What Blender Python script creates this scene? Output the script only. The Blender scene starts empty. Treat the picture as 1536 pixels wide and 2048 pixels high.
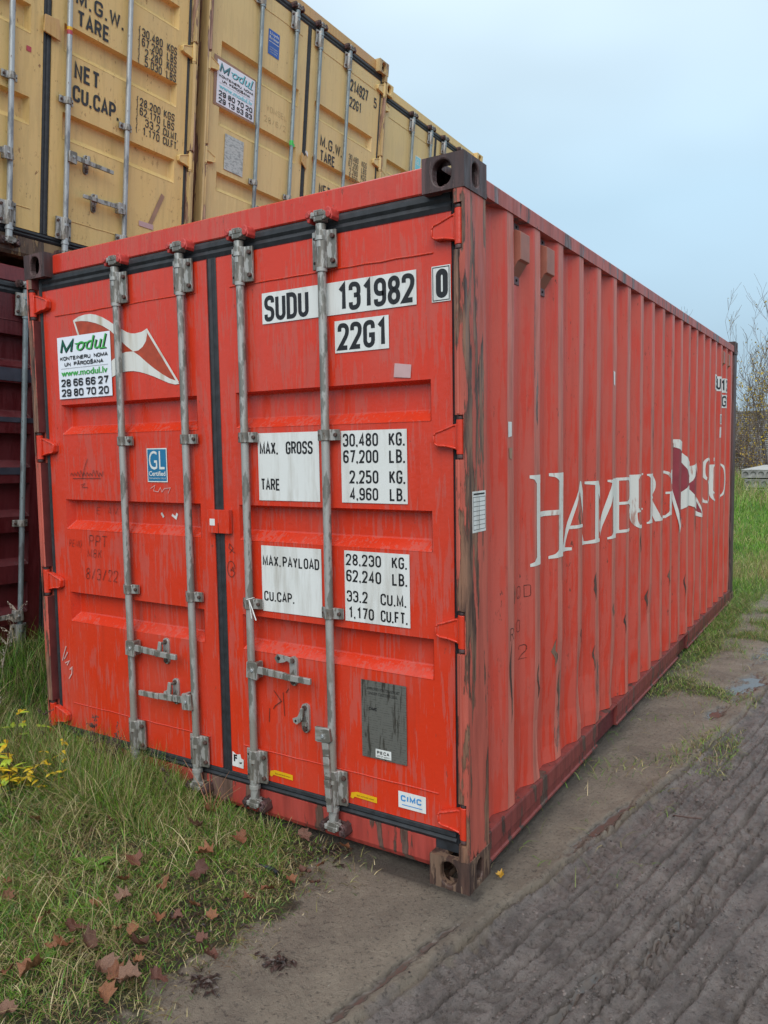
import bpy, bmesh, math, random
import numpy as np
from mathutils import Vector, Matrix, noise as mnoise
from mathutils.geometry import tessellate_polygon

R = math.radians
random.seed(7)
scn = bpy.context.scene
COL = scn.collection

# ------------------------------------------------------------------ camera
cam_d = bpy.data.cameras.new('camera')
cam = bpy.data.objects.new('camera', cam_d)
COL.objects.link(cam)
scn.camera = cam
yaw, pitch, roll = -0.5633172, -0.0797616, -0.0162098
cy, sy, cp, sp = math.cos(yaw), math.sin(yaw), math.cos(pitch), math.sin(pitch)
f_ = Vector((sy * cp, cy * cp, sp)); r_ = Vector((cy, -sy, 0)); u_ = r_.cross(f_)
rr = math.cos(roll) * r_ + math.sin(roll) * u_
uu = -math.sin(roll) * r_ + math.cos(roll) * u_
m = Matrix((rr, uu, -f_)).transposed().to_4x4()
m.translation = Vector((1.1879, -2.41406, 1.600566))
cam.matrix_world = m
cam_d.sensor_fit = 'VERTICAL'; cam_d.sensor_height = 36.0; cam_d.sensor_width = 27.0
cam_d.lens = 1559.12 / 2048 * 36
cam_d.clip_start = 0.05; cam_d.clip_end = 2000

# ------------------------------------------------------------------ sky, sun, exposure
SUN_EL, SUN_AZ = R(42), R(158)          # azimuth clockwise from +Y
world = bpy.data.worlds.new('World'); scn.world = world; world.use_nodes = True
wn = world.node_tree; wn.nodes.clear()
def wnode(t, **k):
    n = wn.nodes.new(t)
    for a, b in k.items(): setattr(n, a, b)
    return n
out = wnode('ShaderNodeOutputWorld'); bg = wnode('ShaderNodeBackground'); bg.inputs[1].default_value = 0.1
sky = wnode('ShaderNodeTexSky'); sky.sky_type = 'NISHITA'; sky.sun_disc = False
sky.sun_elevation = SUN_EL; sky.sun_rotation = SUN_AZ; sky.air_density = 1.2; sky.dust_density = 2.0
tc = wnode('ShaderNodeTexCoord'); sep = wnode('ShaderNodeSeparateXYZ'); ramp = wnode('ShaderNodeValToRGB')
wn.links.new(tc.outputs['Generated'], sep.inputs[0]); wn.links.new(sep.outputs[2], ramp.inputs[0])
cr = ramp.color_ramp                      # overcast veil: pale, cooler and darker towards the horizon
cr.elements[0].position = 0.0; cr.elements[0].color = (0.37, 0.51, 0.62, 1)
cr.elements[1].position = 1.0; cr.elements[1].color = (1.0, 1.0, 1.0, 1)
for p_, c_ in ((0.10, (0.39, 0.55, 0.68, 1)), (0.28, (0.47, 0.66, 0.80, 1)), (0.46, (0.66, 0.82, 0.93, 1)), (0.70, (0.88, 0.94, 1.0, 1))):
    e_ = cr.elements.new(p_); e_.color = c_
wno = wnode('ShaderNodeTexNoise'); wno.inputs['Scale'].default_value = 1.6; wno.inputs['Detail'].default_value = 3
wma = wnode('ShaderNodeMapping'); wma.inputs['Scale'].default_value = (1, 1, 2.4)
wn.links.new(tc.outputs['Generated'], wma.inputs[0]); wn.links.new(wma.outputs[0], wno.inputs['Vector'])
wmr = wnode('ShaderNodeMapRange'); wmr.inputs[1].default_value = 0.3; wmr.inputs[2].default_value = 0.7
wmr.inputs[3].default_value = 7.5; wmr.inputs[4].default_value = 10.0
wn.links.new(wno.outputs[0], wmr.inputs[0])
wmul = wnode('ShaderNodeVectorMath', operation='SCALE')
wn.links.new(ramp.outputs[0], wmul.inputs[0]); wn.links.new(wmr.outputs[0], wmul.inputs['Scale'])
wmix = wnode('ShaderNodeMix', data_type='RGBA'); wmix.inputs[0].default_value = 0.90
wn.links.new(sky.outputs[0], wmix.inputs[6]); wn.links.new(wmul.outputs[0], wmix.inputs[7])
wn.links.new(wmix.outputs[2], bg.inputs[0]); wn.links.new(bg.outputs[0], out.inputs[0])

sl = bpy.data.lights.new('sun', 'SUN'); sl.energy = 1.5; sl.angle = R(50); sl.color = (1.0, 0.965, 0.92)
so = bpy.data.objects.new('sun', sl); COL.objects.link(so)
sd = Vector((math.sin(SUN_AZ) * math.cos(SUN_EL), math.cos(SUN_AZ) * math.cos(SUN_EL), math.sin(SUN_EL)))
so.rotation_euler = sd.to_track_quat('Z', 'Y').to_euler()
scn.view_settings.view_transform = 'Standard'; scn.view_settings.look = 'None'
scn.view_settings.exposure = 0.36; scn.view_settings.gamma = 1.0
scn.view_settings.use_curve_mapping = False

# ------------------------------------------------------------------ helpers
def tag(o, label=None, cat=None, group=None, kind=None):
    if label: o['label'] = label
    if cat: o['category'] = cat
    if group: o['group'] = group
    if kind: o['kind'] = kind
    return o
def empty(name, loc=(0, 0, 0), mat=None):
    o = bpy.data.objects.new(name, None); COL.objects.link(o); o.empty_display_size = 0.2
    if mat is not None: o.matrix_world = mat
    else: o.location = loc
    return o
class MB:
    def __init__(s): s.v = []; s.f = []; s.m = []
    def add(s, v, f, mi=0):
        b = len(s.v); s.v += [tuple(p) for p in v]
        s.f += [tuple(b + i for i in q) for q in f]; s.m += [mi] * len(f); return s
    def box(s, x0, x1, y0, y1, z0, z1, mi=0):
        v = [(x, y, z) for x in (x0, x1) for y in (y0, y1) for z in (z0, z1)]
        return s.add(v, [(0, 1, 3, 2), (4, 6, 7, 5), (0, 4, 5, 1), (2, 3, 7, 6), (0, 2, 6, 4), (1, 5, 7, 3)], mi)
    def cyl(s, a, b, r, n=12, mi=0, r2=None, caps=True):
        a = Vector(a); b = Vector(b); d = (b - a).normalized(); r2 = r if r2 is None else r2
        t = Vector((1, 0, 0)) if abs(d.x) < .9 else Vector((0, 1, 0)); p = d.cross(t).normalized(); q = d.cross(p)
        v = []
        for k in range(n):
            c = math.cos(2 * math.pi * k / n); e = math.sin(2 * math.pi * k / n); o = p * c + q * e
            v.append(a + o * r); v.append(b + o * r2)
        f = [(2 * k, (2 * k + 2) % (2 * n), (2 * k + 3) % (2 * n), 2 * k + 1) for k in range(n)]
        if caps: f += [tuple(range(0, 2 * n, 2))[::-1], tuple(range(1, 2 * n, 2))]
        return s.add(v, f, mi)
    def tube(s, pts, rs, n=6, mi=0):
        P = [Vector(p) for p in pts]; base = len(s.v)
        ref = Vector((0.31, 0.17, 0.93))
        for i, p in enumerate(P):
            d = (P[min(i + 1, len(P) - 1)] - P[max(i - 1, 0)]).normalized()
            a = d.cross(ref)
            if a.length < 1e-3: a = d.cross(Vector((1, 0, 0)))
            a.normalize(); b = d.cross(a)
            r = rs[i] if hasattr(rs, '__len__') else rs
            for k in range(n):
                t = 2 * math.pi * k / n
                s.v.append(tuple(p + (a * math.cos(t) + b * math.sin(t)) * r))
        for i in range(len(P) - 1):
            for k in range(n):
                s.f.append((base + i * n + k, base + i * n + (k + 1) % n, base + (i + 1) * n + (k + 1) % n, base + (i + 1) * n + k)); s.m.append(mi)
        return s
    def prism(s, poly, a0, a1, axis='y', mi=0):
        """poly: 2-D outline in the plane across axis, extruded a0..a1."""
        def P(u, w, a):
            return {'y': (u, a, w), 'x': (a, u, w), 'z': (u, w, a)}[axis]
        n = len(poly); v = [P(u, w, a0) for u, w in poly] + [P(u, w, a1) for u, w in poly]
        f = [(k, (k + 1) % n, n + (k + 1) % n, n + k) for k in range(n)] + [tuple(range(n))[::-1], tuple(range(n, 2 * n))]
        return s.add(v, f, mi)
    def mesh(s, name, mats, smooth=None, fix=True):
        me = bpy.data.meshes.new(name); me.from_pydata(s.v, [], s.f)
        for mt in mats: me.materials.append(mt)
        me.polygons.foreach_set('material_index', s.m)
        if fix:
            b = bmesh.new(); b.from_mesh(me); bmesh.ops.recalc_face_normals(b, faces=b.faces); b.to_mesh(me); b.free()
        if smooth:
            me.polygons.foreach_set('use_smooth', [True] * len(me.polygons)); me.set_sharp_from_angle(angle=R(smooth))
        me.update(); return me
    def build(s, name, mats, parent=None, smooth=None, bevel=None, fix=True):
        if not isinstance(mats, (list, tuple)): mats = [mats]
        return put(name, s.mesh(name, mats, smooth, fix), parent, bevel)
def put(name, me, parent=None, bevel=None):
    o = bpy.data.objects.new(name, me); COL.objects.link(o)
    if parent is not None: o.parent = parent
    if bevel:
        b = o.modifiers.new('bevel', 'BEVEL'); b.width = bevel; b.segments = 2; b.limit_method = 'ANGLE'; b.angle_limit = R(35)
    return o

# ---- node material helper
class NT:
    def __init__(s, name):
        s.mat = bpy.data.materials.new(name); s.mat.use_nodes = True; s.t = s.mat.node_tree; s.t.nodes.clear()
        s.out = s.n('ShaderNodeOutputMaterial'); s.b = s.n('ShaderNodeBsdfPrincipled'); s.l(s.b.outputs[0], s.out.inputs[0])
        s.tc = s.n('ShaderNodeTexCoord'); s.obj = s.tc.outputs['Object']
    def n(s, t, **k):
        x = s.t.nodes.new(t)
        for a, b in k.items(): setattr(x, a, b)
        return x
    def l(s, a, b): s.t.links.new(a, b)
    def set(s, inp, v):
        if hasattr(v, 'is_linked') or isinstance(v, bpy.types.NodeSocket): s.l(v, inp)
        elif isinstance(v, (tuple, list)) and len(v) == 3 and inp.type == 'RGBA': inp.default_value = (*v, 1)
        else: inp.default_value = v
    def noise(s, scale, detail=3, stretch=None, rough=.5, vec=None, off=(0, 0, 0)):
        v = vec or s.obj
        if stretch or off != (0, 0, 0):
            mp = s.n('ShaderNodeMapping'); mp.inputs['Scale'].default_value = stretch or (1, 1, 1); mp.inputs['Location'].default_value = off
            s.l(v, mp.inputs[0]); v = mp.outputs[0]
        x = s.n('ShaderNodeTexNoise'); x.inputs['Scale'].default_value = scale; x.inputs['Detail'].default_value = detail; x.inputs['Roughness'].default_value = rough
        s.l(v, x.inputs['Vector']); return x.outputs[0]
    def mr(s, v, a, b, c=0., d=1.):
        x = s.n('ShaderNodeMapRange'); s.l(v, x.inputs[0])
        for i, q in enumerate((a, b, c, d)): s.set(x.inputs[i + 1], q)
        return x.outputs[0]
    def math(s, op, a, b=0.):
        x = s.n('ShaderNodeMath', operation=op); s.set(x.inputs[0], a); s.set(x.inputs[1], b); return x.outputs[0]
    def mix(s, f, a, b):
        x = s.n('ShaderNodeMix', data_type='RGBA'); s.set(x.inputs[0], f); s.set(x.inputs[6], a); s.set(x.inputs[7], b); return x.outputs[2]
    def attr(s, name): 
        x = s.n('ShaderNodeAttribute'); x.attribute_name = name; return x
    def bump(s, h, strength=.3, dist=.01):
        x = s.n('ShaderNodeBump'); x.inputs['Strength'].default_value = strength; x.inputs['Distance'].default_value = dist
        s.l(h, x.inputs['Height']); s.l(x.outputs[0], s.b.inputs['Normal']); return x
    def done(s, color, rough=.5, metal=0., spec=.5):
        s.set(s.b.inputs['Base Color'], color); s.set(s.b.inputs['Roughness'], rough); s.set(s.b.inputs['Metallic'], metal)
        s.b.inputs['Specular IOR Level'].default_value = spec
        return s.mat

def flatmat(name, c, rough=.5, metal=0., var=.12, scale=12, spec=.5):
    t = NT(name); n = t.noise(scale, 4)
    d = tuple(x * (1 - var * 2) for x in c); e = tuple(min(1, x * (1 + var)) for x in c)
    return t.done(t.mix(t.mr(n, .3, .7), d, e), rough, metal, spec)

def paint(name, dry, wet, streak=.5, fade=(.5, .12, .1), fade_amt=.25, rust=.6, rough=(.5, .2), rusty=(.07, .032, .02), band=None, streak_scale=70, bumpy=.25):
    """Weathered container paint: wet vertical streaks, faded patches, chips down to brown primer."""
    t = NT(name)
    big = t.noise(1.3, 3)
    s1 = t.noise(streak_scale, 4, (1, 1, .085), .6)
    s2 = t.noise(9, 3, (1, 1, .5), .55, off=(3, 1, 7))
    thr = t.mr(big, .3, .7, .62 - .22 * streak, .56 - .22 * streak)
    s = t.math('ADD', s1, t.math('MULTIPLY', t.math('SUBTRACT', s2, .5), .55))
    wetm = t.mr(t.math('SUBTRACT', s, thr), -.012, .035)
    col = t.mix(wetm, dry, wet)
    fm = t.math('MULTIPLY', t.mr(t.noise(4, 5, (1, 1, .35), .6, off=(9, 2, 1)), .45, .75), fade_amt)
    col = t.mix(fm, col, fade)
    # hairline dark scratches and chips
    ch = t.mr(t.noise(42, 6, (1, 1, .45), .65, off=(1, 5, 3)), .685 - .06 * rust, .71 - .06 * rust)
    ch2 = t.mr(t.noise(7, 4, (1, 1, .3), .6, off=(5, 5, 5)), .56 - .07 * rust, .70)
    chips = t.math('MULTIPLY', ch, ch2)
    col = t.mix(chips, col, rusty)
    grime = t.mr(t.noise(26, 5, (1, 1, .05), .6, off=(2, 8, 1)), .55, .8, 0, .32)
    col = t.mix(grime, col, tuple(x * .45 for x in dry))
    ro = t.mr(wetm, 0, 1, rough[0], rough[1])
    ro = t.math('ADD', ro, t.math('MULTIPLY', chips, .3))
    h = t.math('ADD', t.noise(55, 4), t.math('MULTIPLY', chips, -1.2))
    h = t.math('ADD', h, t.math('MULTIPLY', wetm, .12))
    h = t.math('ADD', h, t.math('MULTIPLY', t.noise(4.5, 2), 3.0))
    t.bump(h, bumpy, .004)
    return t.done(col, ro)

def peeling(name, paint_c, brown, brown2, cover=.5, scale=10, rough=.5):
    """Paint flaking off in long vertical strips over brown primer and rust."""
    t = NT(name)
    a = t.noise(scale, 7, (1.6, 1.6, .16), .62); b = t.noise(scale * 4, 5, (1, 1, .2), .6, off=(2, 2, 2))
    w = t.math('ADD', a, t.math('MULTIPLY', t.math('SUBTRACT', b, .5), .22))
    msk = t.mr(w, .5 + (.5 - cover) * .35 - .006, .5 + (.5 - cover) * .35 + .012)
    under = t.mix(t.mr(t.noise(30, 5, (1, 1, .12), .6, off=(7, 1, 1)), .42, .6), brown, brown2)
    edge = t.math('SUBTRACT', t.mr(w, .5 + (.5 - cover) * .35 - .03, .5 + (.5 - cover) * .35 - .005), msk)
    tone = t.mix(t.mr(t.noise(22, 4, (1, 1, .1), .6, off=(4, 4, 1)), .4, .7), paint_c, tuple(x * .62 for x in paint_c))
    col = t.mix(msk, under, tone)
    col = t.mix(t.math('MULTIPLY', edge, .5), col, (.03, .015, .012))
    t.bump(t.math('ADD', t.math('MULTIPLY', msk, 1.), t.math('MULTIPLY', b, .6)), .5, .004)
    return t.done(col, t.mr(b, .3, .7, rough - .12, rough + .2))

M = {}
M['red_door'] = paint('red door paint', (.56, .072, .047), (.64, .040, .013), .72, (.50, .10, .075), .45, .75, (.44, .24))
M['red_side'] = paint('red side paint', (.54, .078, .050), (.57, .050, .025), .34, (.48, .13, .10), .5, 1.1, (.52, .36), streak_scale=40)
M['red_frame'] = paint('red frame paint', (.54, .066, .045), (.58, .038, .018), .55, (.45, .12, .09), .6, 1.3, (.5, .24))
M['red_dark'] = peeling('dull red rail paint', (.22, .045, .038), (.11, .065, .05), (.05, .032, .028), .70, 7)
M['red_sill'] = peeling('scuffed sill paint', (.42, .06, .045), (.17, .10, .08), (.10, .06, .045), .62, 6)
M['post'] = peeling('peeling corner post paint', (.52, .11, .075), (.26, .135, .085), (.055, .028, .022), .58, 8)
M['rail_top'] = peeling('grey worn rail paint', (.46, .12, .10), (.28, .20, .21), (.10, .06, .055), .66, 6)
M['flat_sheen_wear'] = peeling('worn rib paint with painted sheen', (.58, .17, .125), (.34, .21, .18), (.11, .06, .05), .90, 9)  # outer flats: wear, plus grazing reflection put into the paler paint colour
M['casting'] = peeling('brown cast corner', (.12, .066, .064), (.075, .040, .038), (.045, .026, .026), .45, 9, .5)
M['casting_low'] = peeling('brown cast corner muddy', (.20, .125, .085), (.10, .055, .042), (.045, .026, .022), .45, 12, .5)
M['inner_post'] = flatmat('maroon inner post', (.135, .035, .035), .5, var=.15)
M['rubber'] = flatmat('black rubber', (.022, .025, .03), .55, var=.25, scale=30)
M['bolt'] = flatmat('rusty bolt', (.10, .06, .05), .6, .3, .3, 60)
M['hole'] = flatmat('dark hole', (.008, .008, .008), .8)
def galv(name, a, b, c):
    t = NT(name); n = t.noise(30, 5, (1, 1, .28), .6); n2 = t.noise(9, 5, (1, 1, .35), .6, off=(4, 0, 2))
    col = t.mix(t.mr(n, .50, .545), a, b); col = t.mix(t.mr(n2, .54, .60), col, c); col = t.mix(t.mr(t.noise(38, 5, (1, 1, .4), .6, off=(8, 8, 1)), .66, .70), col, (.10, .055, .035))
    t.bump(t.noise(70, 3), .2, .002)
    return t.done(col, t.mr(n2, .3, .7, .38, .6), .35)
M['galv'] = galv('galvanised steel', (.40, .40, .38), (.20, .20, .18), (.30, .28, .245))
M['galv_dirty'] = galv('galvanised steel stained', (.38, .375, .355), (.17, .16, .14), (.24, .21, .175))
M['galv_pale'] = galv('painted rod pale', (.42, .45, .46), (.36, .385, .40), (.22, .24, .26))
M['galv_blue'] = galv('painted rod blue grey', (.27, .33, .35), (.21, .255, .27), (.15, .16, .17))
t = NT('white vinyl'); M['white'] = t.done(t.mix(t.mr(t.noise(18, 6, (1, 1, .12), .65), .48, .72), t.mix(t.mr(t.noise(3, 3), .3, .7), (.74, .76, .75), (.70, .715, .69)), (.50, .49, .45)), .42)
M['sign_white'] = flatmat('white sign board', (.80, .84, .92), .35, var=.01)
M['black_ink'] = flatmat('black print', (.012, .012, .014), .45, var=.1)
M['green'] = flatmat('bright green print', (.055, .42, .075), .4, var=.03)
M['dgreen'] = flatmat('dark green print', (.0, .10, .055), .4, var=.03)
M['cyan'] = flatmat('faded cyan print', (.20, .62, .70), .4, var=.03)
M['teal_dark'] = flatmat('faded teal print', (.08, .24, .28), .4, var=.03)
M['blue'] = flatmat('blue label', (.015, .16, .32), .35, var=.05)
M['lr_blue'] = flatmat('deep blue label', (.02, .10, .42), .35, var=.05)
M['cimc'] = flatmat('light blue print', (.06, .28, .62), .4, var=.03)
M['yellow_tape'] = flatmat('yellow tape', (.75, .42, .01), .4, var=.05)
M['steel_plate'] = None
M['tape_grey'] = flatmat('translucent tape', (.55, .36, .36), .3, var=.06)
M['logo_rust'] = flatmat('faded rust red emblem', (.44, .058, .020), .42, var=.12, scale=25)
M['logo_wine'] = flatmat('wine red emblem', (.29, .036, .05), .42, var=.08)
t = NT('off white emblem'); M['logo_white'] = t.done(t.mix(t.mr(t.noise(20, 5, (1, 1, .1)), .5, .75), (.70, .70, .66), (.48, .42, .32)), .42)
M['letter_white'] = (lambda t: t.done(t.mix(t.mr(t.noise(16, 6, (1, 1, .25), .65), .58, .66), (.68, .69, .64), (.45, .27, .22)), .45))(NT('worn white lettering'))
t = NT('stamped steel plate')
st = t.mr(t.noise(60, 5, (1, 1, .12), .6), .56, .64); tx = t.n('ShaderNodeTexWave'); tx.bands_direction = 'Z'; tx.inputs['Scale'].default_value = 34; tx.inputs['Distortion'].default_value = 1.5; tx.inputs['Detail'].default_value = 3; tx.inputs['Detail Scale'].default_value = 6
t.l(t.obj, tx.inputs['Vector'])
line = t.math('MULTIPLY', t.mr(tx.outputs[1], .62, .8), t.mr(t.noise(90, 2), .45, .6))
M['steel_plate'] = t.done(t.mix(st, t.mix(t.math('MULTIPLY', line, .5), (.16, .16, .145), (.06, .06, .055)), (.055, .05, .042)), .42, .3)
t = NT('engraved pale plate')
M['pale_plate'] = t.done(t.mix(t.mr(t.noise(70, 3, (.4, .4, 1)), .5, .58), (.50, .52, .50), (.32, .34, .33)), .45, .2)
M['yel_door'] = paint('yellow paint', (.72, .51, .20), (.67, .47, .18), .3, (.66, .50, .24), .5, 1.4, (.5, .38), (.14, .045, .02), streak_scale=30)
M['yel_door_b'] = paint('pale yellow paint', (.70, .53, .235), (.66, .49, .21), .3, (.62, .47, .22), .6, .9, (.5, .38), (.16, .07, .03), streak_scale=30)
M['yel_frame'] = paint('yellow frame paint', (.56, .36, .13), (.50, .30, .10), .4, (.50, .27, .17), .8, 1.0, (.5, .38), (.12, .05, .03))
M['yel_sill'] = peeling('scuffed yellow sill', (.34, .23, .12), (.14, .09, .06), (.07, .05, .04), .5, 5)
M['yel_post'] = peeling('pinkish worn post', (.56, .40, .18), (.40, .25, .17), (.18, .09, .07), .66, 8)
M['plum_post'] = flatmat('plum post', (.13, .05, .055), .5, var=.15)
M['brown_inner'] = flatmat('brown inner post', (.30, .22, .15), .5, var=.15)
M['dr_door'] = paint('dark red paint', (.105, .013, .017), (.085, .010, .013), .3, (.14, .03, .035), .4, .2, (.5, .35), (.03, .01, .01))
M['dr_frame'] = paint('dark red frame paint', (.19, .04, .045), (.16, .03, .035), .3, (.20, .05, .055), .5, .4, (.5, .35), (.06, .03, .03))
M['dr_patch'] = flatmat('grey blue overpaint', (.055, .06, .085), .5, var=.15)
M['brown_print'] = flatmat('brown residue', (.34, .20, .13), .5, var=.08)
M['graffiti'] = flatmat('black marker', (.05, .02, .015), .5)
M['graffiti_w'] = flatmat('chalk marker', (.62, .36, .33), .6)
M['scratch'] = flatmat('scratch in paint', (.33, .24, .12), .6)
M['yel_text'] = flatmat('weathered stencil black', (.03, .03, .035), .5, var=.4, scale=50)
M['vent'] = flatmat('brown vent plastic', (.34, .125, .085), .5, var=.08)
M['vent_metal'] = flatmat('vent bracket', (.12, .06, .065), .5, var=.1)
M['red_cap'] = flatmat('bright red lug', (.50, .05, .04), .45, var=.2, scale=40)
M['zip'] = flatmat('white cable tie', (.72, .74, .72), .4)
M['paint_tag'] = flatmat('lime paint blob', (.05, .55, .10), .4)
M['band_red'] = flatmat('red tape', (.45, .06, .08), .5)

# ------------------------------------------------------------------ lettering: stroke font
# glyph = strokes; a point is (x, y) or (x, y, 1) for a rounded corner; 'c' marks a closed stroke
G = {
 '0': ['c', (0, 0, 1), (0, 1, 1), (1, 1, 1), (1, 0, 1)], '1': [(.12, .80), (.58, 1.0), (.58, 0)],
 '2': [(0, .74), (0, 1, 1), (1, 1, 1), (1, .6, .6), (0, 0), (1, 0)],
 '3': [[(0, .76), (0, 1, 1), (1, 1, 1), (1, .53, 1), (.4, .53)], [(.55, .53), (1, .53, 1), (1, 0, 1), (0, 0, 1), (0, .24)]],
 '4': [(.76, 0), (.76, 1), (0, .26), (1.08, .26)], '5': [(.95, 1), (.05, 1), (.05, .58), (1, .62, 1), (1, 0, 1), (0, 0, 1), (0, .22)],
 '6': [(1, .78), (1, 1, 1), (0, 1, 1), (0, 0, 1), (1, 0, 1), (1, .56, 1), (.05, .56)], '7': [(0, 1), (1, 1), (.38, 0)],
 '8': [['c', (.04, .54, 1), (.04, 1, 1), (.96, 1, 1), (.96, .54, 1)], ['c', (0, 0, 1), (0, .50, 1), (1, .50, 1), (1, 0, 1)]],
 '9': [(0, .22), (0, 0, 1), (1, 0, 1), (1, 1, 1), (0, 1, 1), (0, .44, 1), (.95, .44)],
 'A': [[(-.05, 0), (.5, 1.03), (1.05, 0)], [(.2, .3), (.8, .3)]],
 'B': [['c', (0, .52), (0, 1), (.92, 1, 1), (.92, .52, 1)], ['c', (0, 0), (0, .5), (1, .5, 1), (1, 0, 1)]],
 'C': [(1, .73), (1, 1, 1), (0, 1, 1), (0, 0, 1), (1, 0, 1), (1, .27)], 'D': ['c', (0, 0), (0, 1), (1, 1, 1), (1, 0, 1)],
 'E': [[(.95, 1), (.02, 1), (.02, 0), (.98, 0)], [(.1, .52), (.85, .52)]], 'F': [[(.95, 1), (.02, 1), (.02, 0)], [(.1, .52), (.85, .52)]],
 'G': [(1, .73), (1, 1, 1), (0, 1, 1), (0, 0, 1), (1, 0, 1), (1, .45), (.5, .45)], 'I': [(.1, 0), (.1, 1)],
 'H': [[(0, 0), (0, 1)], [(1, 0), (1, 1)], [(.08, .52), (.92, .52)]],
 'K': [[(0, 0), (0, 1)], [(.98, 1), (.1, .42)], [(.36, .58), (1.02, 0)]], 'L': [(.02, 1), (.02, 0), (.95, 0)],
 'M': [(0, 0), (0, 1), (.62, .12), (1.24, 1), (1.24, 0)], 'N': [(0, 0), (0, 1), (1, 0), (1, 1)],
 'O': ['c', (0, 0, 1), (0, 1, 1), (1, 1, 1), (1, 0, 1)], 'P': [(0, 0), (0, 1), (1, 1, 1), (1, .48, 1), (.08, .48)],
 'R': [[(0, 0), (0, 1), (1, 1, 1), (1, .5, 1), (.08, .5)], [(.55, .5), (1.02, 0)]],
 'S': [(1, .76), (1, 1, 1), (0, 1, 1), (0, .52, 1), (1, .5, 1), (1, 0, 1), (0, 0, 1), (0, .24)],
 'T': [[(-.05, 1), (1.05, 1)], [(.5, .93), (.5, 0)]], 'U': [(0, 1), (0, 0, 1), (1, 0, 1), (1, 1)],
 'V': [(-.05, 1), (.5, 0), (1.05, 1)], 'W': [(-.1, 1), (.22, 0), (.6, .9), (.98, 0), (1.3, 1)],
 'X': [[(0, 0), (1, 1)], [(0, 1), (.45, .55)], [(.55, .45), (1, 0)]], 'Y': [[(.5, 0), (.5, .45), (0, 1)], [(.56, .5), (1, 1)]],
 'Ā': [[(-.05, 0), (.5, 1.03), (1.05, 0)], [(.2, .3), (.8, .3)], [(.1, 1.28), (.9, 1.28)]],
 'Š': [[(1, .76), (1, 1, 1), (0, 1, 1), (0, .52, 1), (1, .5, 1), (1, 0, 1), (0, 0, 1), (0, .24)], [(.1, 1.42), (.5, 1.2), (.9, 1.42)]],
 '.': ['dot'], ',': ['comma'], '{': [(.8, 1.1), (.45, 1.0, 1), (.45, .55, 1), (.1, .5), (.45, .45, 1), (.45, 0, 1), (.8, -.1)], '/': [(.1, 0), (.9, 1)],
 '?': [(0, .74), (0, 1, 1), (1, 1, 1), (1, .6, 1), (.5, .3), (.5, .15)],
}
ADV = {'M': 1.24, 'W': 1.2, '.': .1, ',': .1, '1': .8, 'I': .2, ' ': .9}
def round_pts(pts, closed, rad, sx, sz):
    P = [(p[0] * sx, p[1] * sz, (p[2] if len(p) > 2 else 0)) for p in pts]; n = len(P); o = []
    for i, (x, z, r) in enumerate(P):
        if not r or (not closed and i in (0, n - 1)): o.append((x, z)); continue
        a = P[i - 1]; b = P[(i + 1) % n]
        da = Vector((a[0] - x, a[1] - z)); db = Vector((b[0] - x, b[1] - z)); q = min(rad * r, da.length * .5, db.length * .5)
        p0 = Vector((x, z)) + da.normalized() * q; p2 = Vector((x, z)) + db.normalized() * q; c = Vector((x, z))
        for k in range(6):
            u = k / 5; o.append(tuple((1 - u) ** 2 * p0 + 2 * u * (1 - u) * (c * .8 + (p0 + p2) * .1) + u * u * p2))
    return o
def stroke_quads(P, th, closed):
    P = [Vector(p) for p in P]; n = len(P); L = []; Rr = []
    for i in range(n):
        if closed: a, b = P[i - 1], P[(i + 1) % n]
        else: a, b = P[max(i - 1, 0)], P[min(i + 1, n - 1)]
        d0 = (P[i] - a); d1 = (b - P[i])
        if d0.length < 1e-9: d0 = d1
        if d1.length < 1e-9: d1 = d0
        d0 = d0.normalized(); d1 = d1.normalized()
        n0 = Vector((-d0.y, d0.x)); n1 = Vector((-d1.y, d1.x)); m_ = (n0 + n1)
        m_ = m_.normalized() if m_.length > 1e-6 else n0
        k = min(1 / max(m_.dot(n0), .35), 2.2)
        L.append(P[i] + m_ * th / 2 * k); Rr.append(P[i] - m_ * th / 2 * k)
    q = []
    for i in range(n if closed else n - 1):
        j = (i + 1) % n; q.append([tuple(L[i]), tuple(L[j]), tuple(Rr[j]), tuple(Rr[i])])
    return q
def stext(s, x0, z0, h, w=.42, gap=.28, th=.16, x1=None):
    """stroke text -> list of polygons; x1 fits the line to a width."""
    def lay(wu, gu):
        o = []; x = 0.
        for ch in s:
            if ch == ' ': x += wu * .9 + gu; continue
            a = ADV.get(ch, 1.0); o.append((ch, x)); x += a * wu + gu
        return o, x - gu
    H = h; T = th * h; wu = w * h; gu = gap * h; o, tot = lay(wu, gu); k = 1.
    if x1 is not None: k = (x1 - x0) / (tot + T)
    polys = []
    for ch, x in o:
        sx = wu * k; sz = H - T; ox = x0 + x * k + T / 2; oz = z0 + T / 2
        g = G.get(ch)
        if g is None: continue
        if g == ['dot'] or g == ['comma']:
            polys.append([(ox - T * .5, oz - T * .5), (ox + T * .5, oz - T * .5), (ox + T * .5, oz + T * .5), (ox - T * .5, oz + T * .5)])
            if g == ['comma']: polys.append([(ox - T * .05, oz - T * 1.1), (ox + T * .5, oz - T * .52), (ox, oz - T * .52)])
            continue
        strokes = g if isinstance(g[0], list) else [g]
        for st in strokes:
            closed = st[0] == 'c'; pts = st[1:] if closed else st
            pp = round_pts(pts, closed, min(sx * .55, H * .2), sx, sz)
            polys += stroke_quads([(a + ox, b + oz) for a, b in pp], T, closed)
    return polys
_font_cache = {}
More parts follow.
